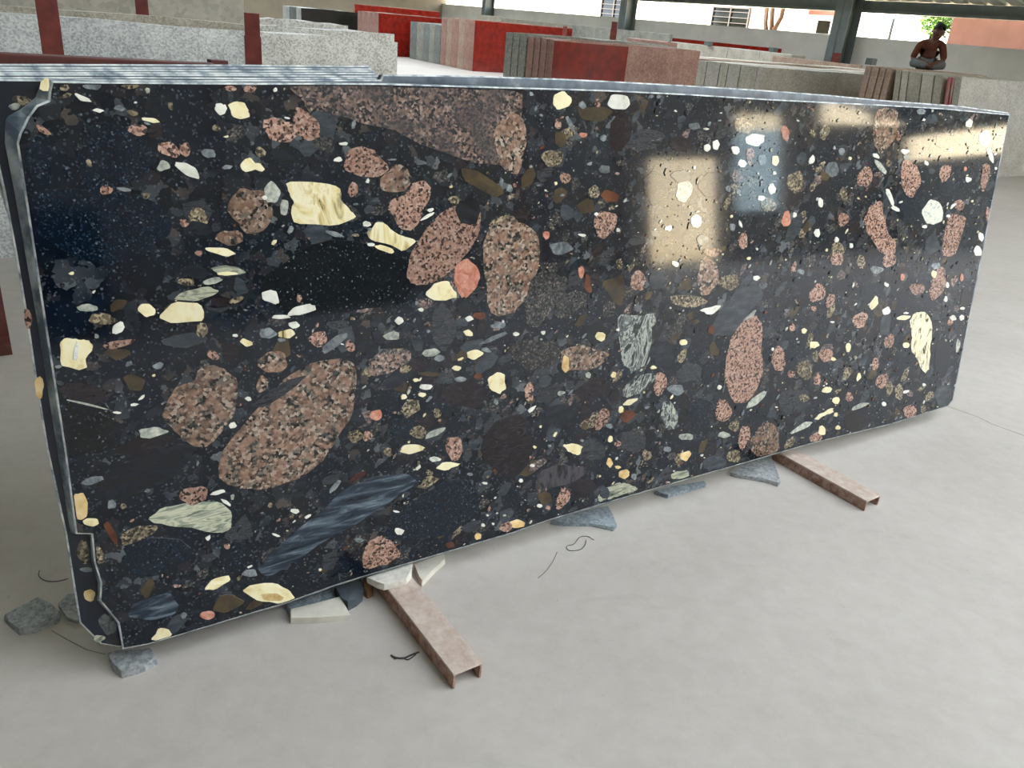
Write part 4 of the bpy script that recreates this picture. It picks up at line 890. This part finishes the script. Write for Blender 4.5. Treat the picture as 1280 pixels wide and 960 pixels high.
def sub(name, keys, grow, mat, extra=None):
    pos = dict(J)
    if extra: pos.update(extra)
    id2 = {k: i for i, k in enumerate(keys)}
    ed = [(id2[a_], id2[b_]) for a_, b_ in ED+([('elr', 'cr'), ('ell', 'cl')] if extra else []) if a_ in id2 and b_ in id2]
    rr = []
    for k in keys:
        r = RD.get(k, .04); rr.append(tuple(x+grow for x in r) if isinstance(r, tuple) else r+grow)
    return skinned(name, [pos[k] for k in keys], ed, rr, mat)
sub('shirt', ['pel', 'wst', 'cst', 'nkb', 'shl', 'ell', 'shr', 'elr'], .014, M_SHIRT)
sub('trousers', ['pel', 'hpl', 'knl', 'anl', 'hpr', 'knr', 'anr'], .016, M_TROUSER)
# fingers, ears, nose, eyes, hair
for s_, hk, wk in ((1, 'hal', 'wrl'), (-1, 'har', 'wrr')):
    h0 = Vector(J[hk]); d_ = (h0-Vector(J[wk])).normalized(); sd = Vector((-d_.y, d_.x, 0)).normalized()
    for k in range(4):
        b0 = h0+sd*((k-1.5)*.019)+d_*.01; ln = (.062, .072, .068, .054)[k]
        skinned('finger', [tuple(b0), tuple(b0+d_*ln*.5+Z*.006), tuple(b0+d_*ln+Z*(-.014))], [(0, 1), (1, 2)], [.0095, .0088, .0075], M_SKIN, sub=1)
    b0 = h0+sd*(.034*s_)-d_*.03
    skinned('thumb', [tuple(b0), tuple(b0+sd*(.022*s_)+d_*.025), tuple(b0+sd*(.026*s_)+d_*.055)], [(0, 1), (1, 2)], [.011, .010, .0085], M_SKIN, sub=1)
def ball(name, c_, r, mat, cut=None, seg=14):
    bm = bmesh.new(); bmesh.ops.create_uvsphere(bm, u_segments=seg, v_segments=seg//2+2, radius=1)
    for v_ in bm.verts: v_.co = Vector((v_.co.x*r[0], v_.co.y*r[1], v_.co.z*r[2]))
    if cut: bmesh.ops.delete(bm, geom=[v_ for v_ in bm.verts if cut(v_.co)], context='VERTS')
    for v_ in bm.verts: v_.co += Vector(c_)
    me = bpy.data.meshes.new(name); bm.to_mesh(me); bm.free()
    for p_ in me.polygons: p_.use_smooth = True
    return link(name, me, mat, man)
ball('hair', (.003, -.045, .665), (.104, .122, .108), M_HAIR, cut=lambda v_: (v_.y < -.06 and v_.z < .012) or v_.z < -.045)
ball('ear', (-.085, -.04, .615), (.012, .022, .032), M_SKIN); ball('ear', (.088, -.05, .62), (.012, .022, .032), M_SKIN)
ball('nose', (.0, -.168, .61), (.014, .02, .026), M_SKIN)
for xx in (-.032, .034): ball('eye', (xx, -.160, .638), (.013, .008, .007), M_HAIR, seg=8)
ball('mouth', (.0, -.15, .565), (.024, .008, .006), PEB['R'], seg=8)

# ------------------------------------------------------------------ outside
def facade(name, label, u, pa, pb_, z0, z1, mat, dep=3.0, cat='building'):
    va, vb = sorted((at_u(pa[0], pa[1], u).dot(V), at_u(pb_[0], pb_[1], u).dot(V)))
    e = empty(name, frame(uvz(u, va, -.25), U, V, Z))
    wbox('wall', uvz(u, va, -.25), U*dep, V*(vb-va), Z*(z1-z0), mat, e)
    tag(e, label, cat); return e, va, vb
def window(e, u, pa, pb_, z0, z1, bars=4, mat=M_GRILLE):
    va, vb = sorted((at_u(pa[0], pa[1], u).dot(V), at_u(pb_[0], pb_[1], u).dot(V)))
    w = vb-va; h = z1-z0
    o = wbox('window', uvz(u-.04, va, z0), U*.03, V*w, Z*h, M_GLASS, e)
    f_ = .06; L_ = []
    for a_, b_, c_, d_ in ((va, z0, w, f_), (va, z1-f_, w, f_), (va, z0, f_, h), (vb-f_, z0, f_, h), (va+w/2-f_/2, z0, f_, h)):
        L_.append((uvz(u-.10, a_, b_), U*.06, V*c_, Z*d_))
    for k in range(bars): L_.append((uvz(u-.085, va, z0+h*(k+1)/(bars+1)), U*.03, V*w, Z*.025))
    Mi = inv(e); R3 = Mi.to_3x3()
    boxes('window_frame', [(Mi @ o_, R3 @ a_, R3 @ b_, R3 @ c_) for o_, a_, b_, c_ in L_], mat, o)
def zu(px, py, u): return at_u(px, py, u).z
u1 = 27.0
e, va, vb = facade('cream_building', 'sunlit cream building with grilled windows beyond the wall', u1, (945, 25), (560, 0), 0, 6.0, M_SUNWALL)
window(e, u1, (936, 32), (890, 28), zu(915, 36, u1), zu(915, 8.5, u1), 3)
window(e, u1, (784, 20), (752, 16), zu(768, 24, u1), zu(768, -6, u1), 4)
u2 = 31.0
e, va, vb = facade('white_building', 'sunlit white building with small window and pink fascia beyond the wall', u2, (1150, 40), (955, 25), 0, 6.0, M_WHITEWALL)
window(e, u2, (1058, 42), (1019, 40), zu(1040, 45, u2), zu(1040, 24.5, u2), 0, M_FRAMEW)
Mi = inv(e); R3 = Mi.to_3x3(); vf0 = at_u(1064, 20, u2).dot(V); vf1 = at_u(1012, 16, u2).dot(V)
boxes('fascia', [(Mi @ uvz(u2-.25, vf0, zu(1030, 19, u2)), R3 @ (U*.25), R3 @ (V*(vf1-vf0)), R3 @ (Z*.3))], M_PINKFASCIA, e)
u3 = 21.5
va3 = at_u(1187, 40, u3).dot(V)
e = empty('peach_building', frame(uvz(u3, va3, -.25), U, V, Z))
wbox('wall', uvz(u3, va3-9, -.25), U*3, V*9, Z*4.6, M_PEACH, e); wbox('added_sun_shield', uvz(u3-2.0, va3-9, 3.4), U*2.0, V*11.0, Z*.12, M_WALL, e); wbox('plinth', uvz(u3-.08, va3-9, -.25), U*.08, V*9, Z*.5, M_WALL, e)  # unseen overhang added to keep the sun off the peach wall
tag(e, 'peach painted building wall right of the seated man', 'building')
# building beyond the near doorway, seen mirrored in the polished slab
e = empty('cream_building', frame(uvz(10, VN-9, -.25), U, V, Z))
wbox('wall', uvz(6, VN-12, -.25), U*50, V*3, Z*5, M_SUNWALL, e); wbox('added_haze_panel', uvz(21.7, VN-9, -.25), U*4.4, V*.06, Z*4, M_HAZEPANEL, e);  # unseen blue-grey panel added to mirror as bluish haze in the slab
tag(e, 'cream building outside the near doorway, mirrored in the polished slab', 'building')
def tree(label, P, hgt, trunk_r, crown_r, nleaf, crown_z, seed, forks=()):
    rnd = random.Random(seed); e = empty('tree', frame(P, U, V, Z))
    pts = [Vector((0, 0, 0)), Vector((.05, .03, hgt*.35)), Vector((0, .1, hgt*.7)), Vector((.1, 0, hgt))]
    tube('trunk', pts, trunk_r, M_BARK, e, 8)
    for f_ in forks: tube('branch', [Vector(p) for p in f_], trunk_r*.7, M_BARK, e, 7)
    if nleaf:
        vs_, fs = [], []
        for i in range(nleaf):
            d_ = Vector((rnd.gauss(0, 1), rnd.gauss(0, 1), rnd.gauss(0, .8))).normalized()*crown_r*rnd.random()**.4
            c_ = Vector((0, 0, crown_z))+d_; a_ = Vector((rnd.gauss(0, 1), rnd.gauss(0, 1), rnd.gauss(0, 1))).normalized(); b_ = a_.orthogonal().normalized(); s_ = rnd.uniform(.05, .09)
            n_ = len(vs_); vs_ += [c_-a_*s_, c_+b_*s_*.45, c_+a_*s_, c_-b_*s_*.45]; fs.append((n_, n_+1, n_+2, n_+3))
        o = mesh('foliage', vs_, fs, M_LEAF, e); o['kind'] = 'stuff'
    tag(e, label, 'tree')
gz = -.25
Pt_ = at_u(1171, 35, 24.0); tree('bright green leafy tree directly behind the seated man', Vector((Pt_.x, Pt_.y, gz)), 3.2, .08, .55, 1500, Pt_.z-gz+.25, 3)
Pt_ = at_u(967, 30, 25.0); B_ = Vector((Pt_.x, Pt_.y, gz)); zc = Pt_.z-gz
tree('bare forked tree trunk before the cream building', B_, zc*.95, .12, 0, 0, 0, 4,
     forks=[[(0, 0, zc*.85), (.05, .22, zc*1.15), (0, .3, zc*1.8)], [(0, 0, zc*.85), (.05, -.25, zc*1.1), (0, -.32, zc*1.8)], [(0, .1, zc*.75), (0, .4, zc*1.0), (0, .5, zc*1.3)]])
for label, px, py, u_ in (('thin dark pole beyond the wall left of the seated man', 1116, 30, 19.1), ('thin pole beyond the wall beside the grilled window', 739, 8, 21.0)):
    Pp = at_u(px, py, u_); e = tube('pole', [Vector((0, 0, 0)), Vector((0, 0, 2)), Vector((0, 0, 4))], .035, M_STEEL2); e.location = Vector((Pp.x, Pp.y, gz)); tag(e, label, 'pole')

# ------------------------------------------------------------------ near side of the shed (mirrored in the polish)
for k, (u, w_) in enumerate(((1.2, .1), (2.3, .08), (5.6, .1), (6.4, .16), (6.85, .08), (8.2, .14))):
    e = empty('steel_post', frame(uvz(u, -5.9, 0), U, V, Z))
    boxes('web', [(Vector((0, 0, 0)), Vector((w_, 0, 0)), Vector((0, .012, 0)), Vector((0, 0, 3.1)))], M_TAN_END, e)
    boxes('flange', [(Vector((0, 0, 0)), Vector((.012, 0, 0)), Vector((0, -.1, 0)), Vector((0, 0, 3.1)))], M_TAN_END, e)
    tag(e, ORDW[k]+' tan post from the left mirrored in the polished slab', 'steel post', 'posts behind the viewer')
for k, (u, L, h, m_, d_) in enumerate(((-5, 3, 1.4, M_GREYFACE, 'grey'), (-1.5, 2.6, 1.5, M_BLACK, 'black'), (2.6, 2.4, 1.2, M_GREY_END, 'dull'))):
    slab_block('granite_slab', d_+' slab behind the viewer faintly mirrored in the polished slab', uvz(u, -6.8, 0), L, .15, h, m_)
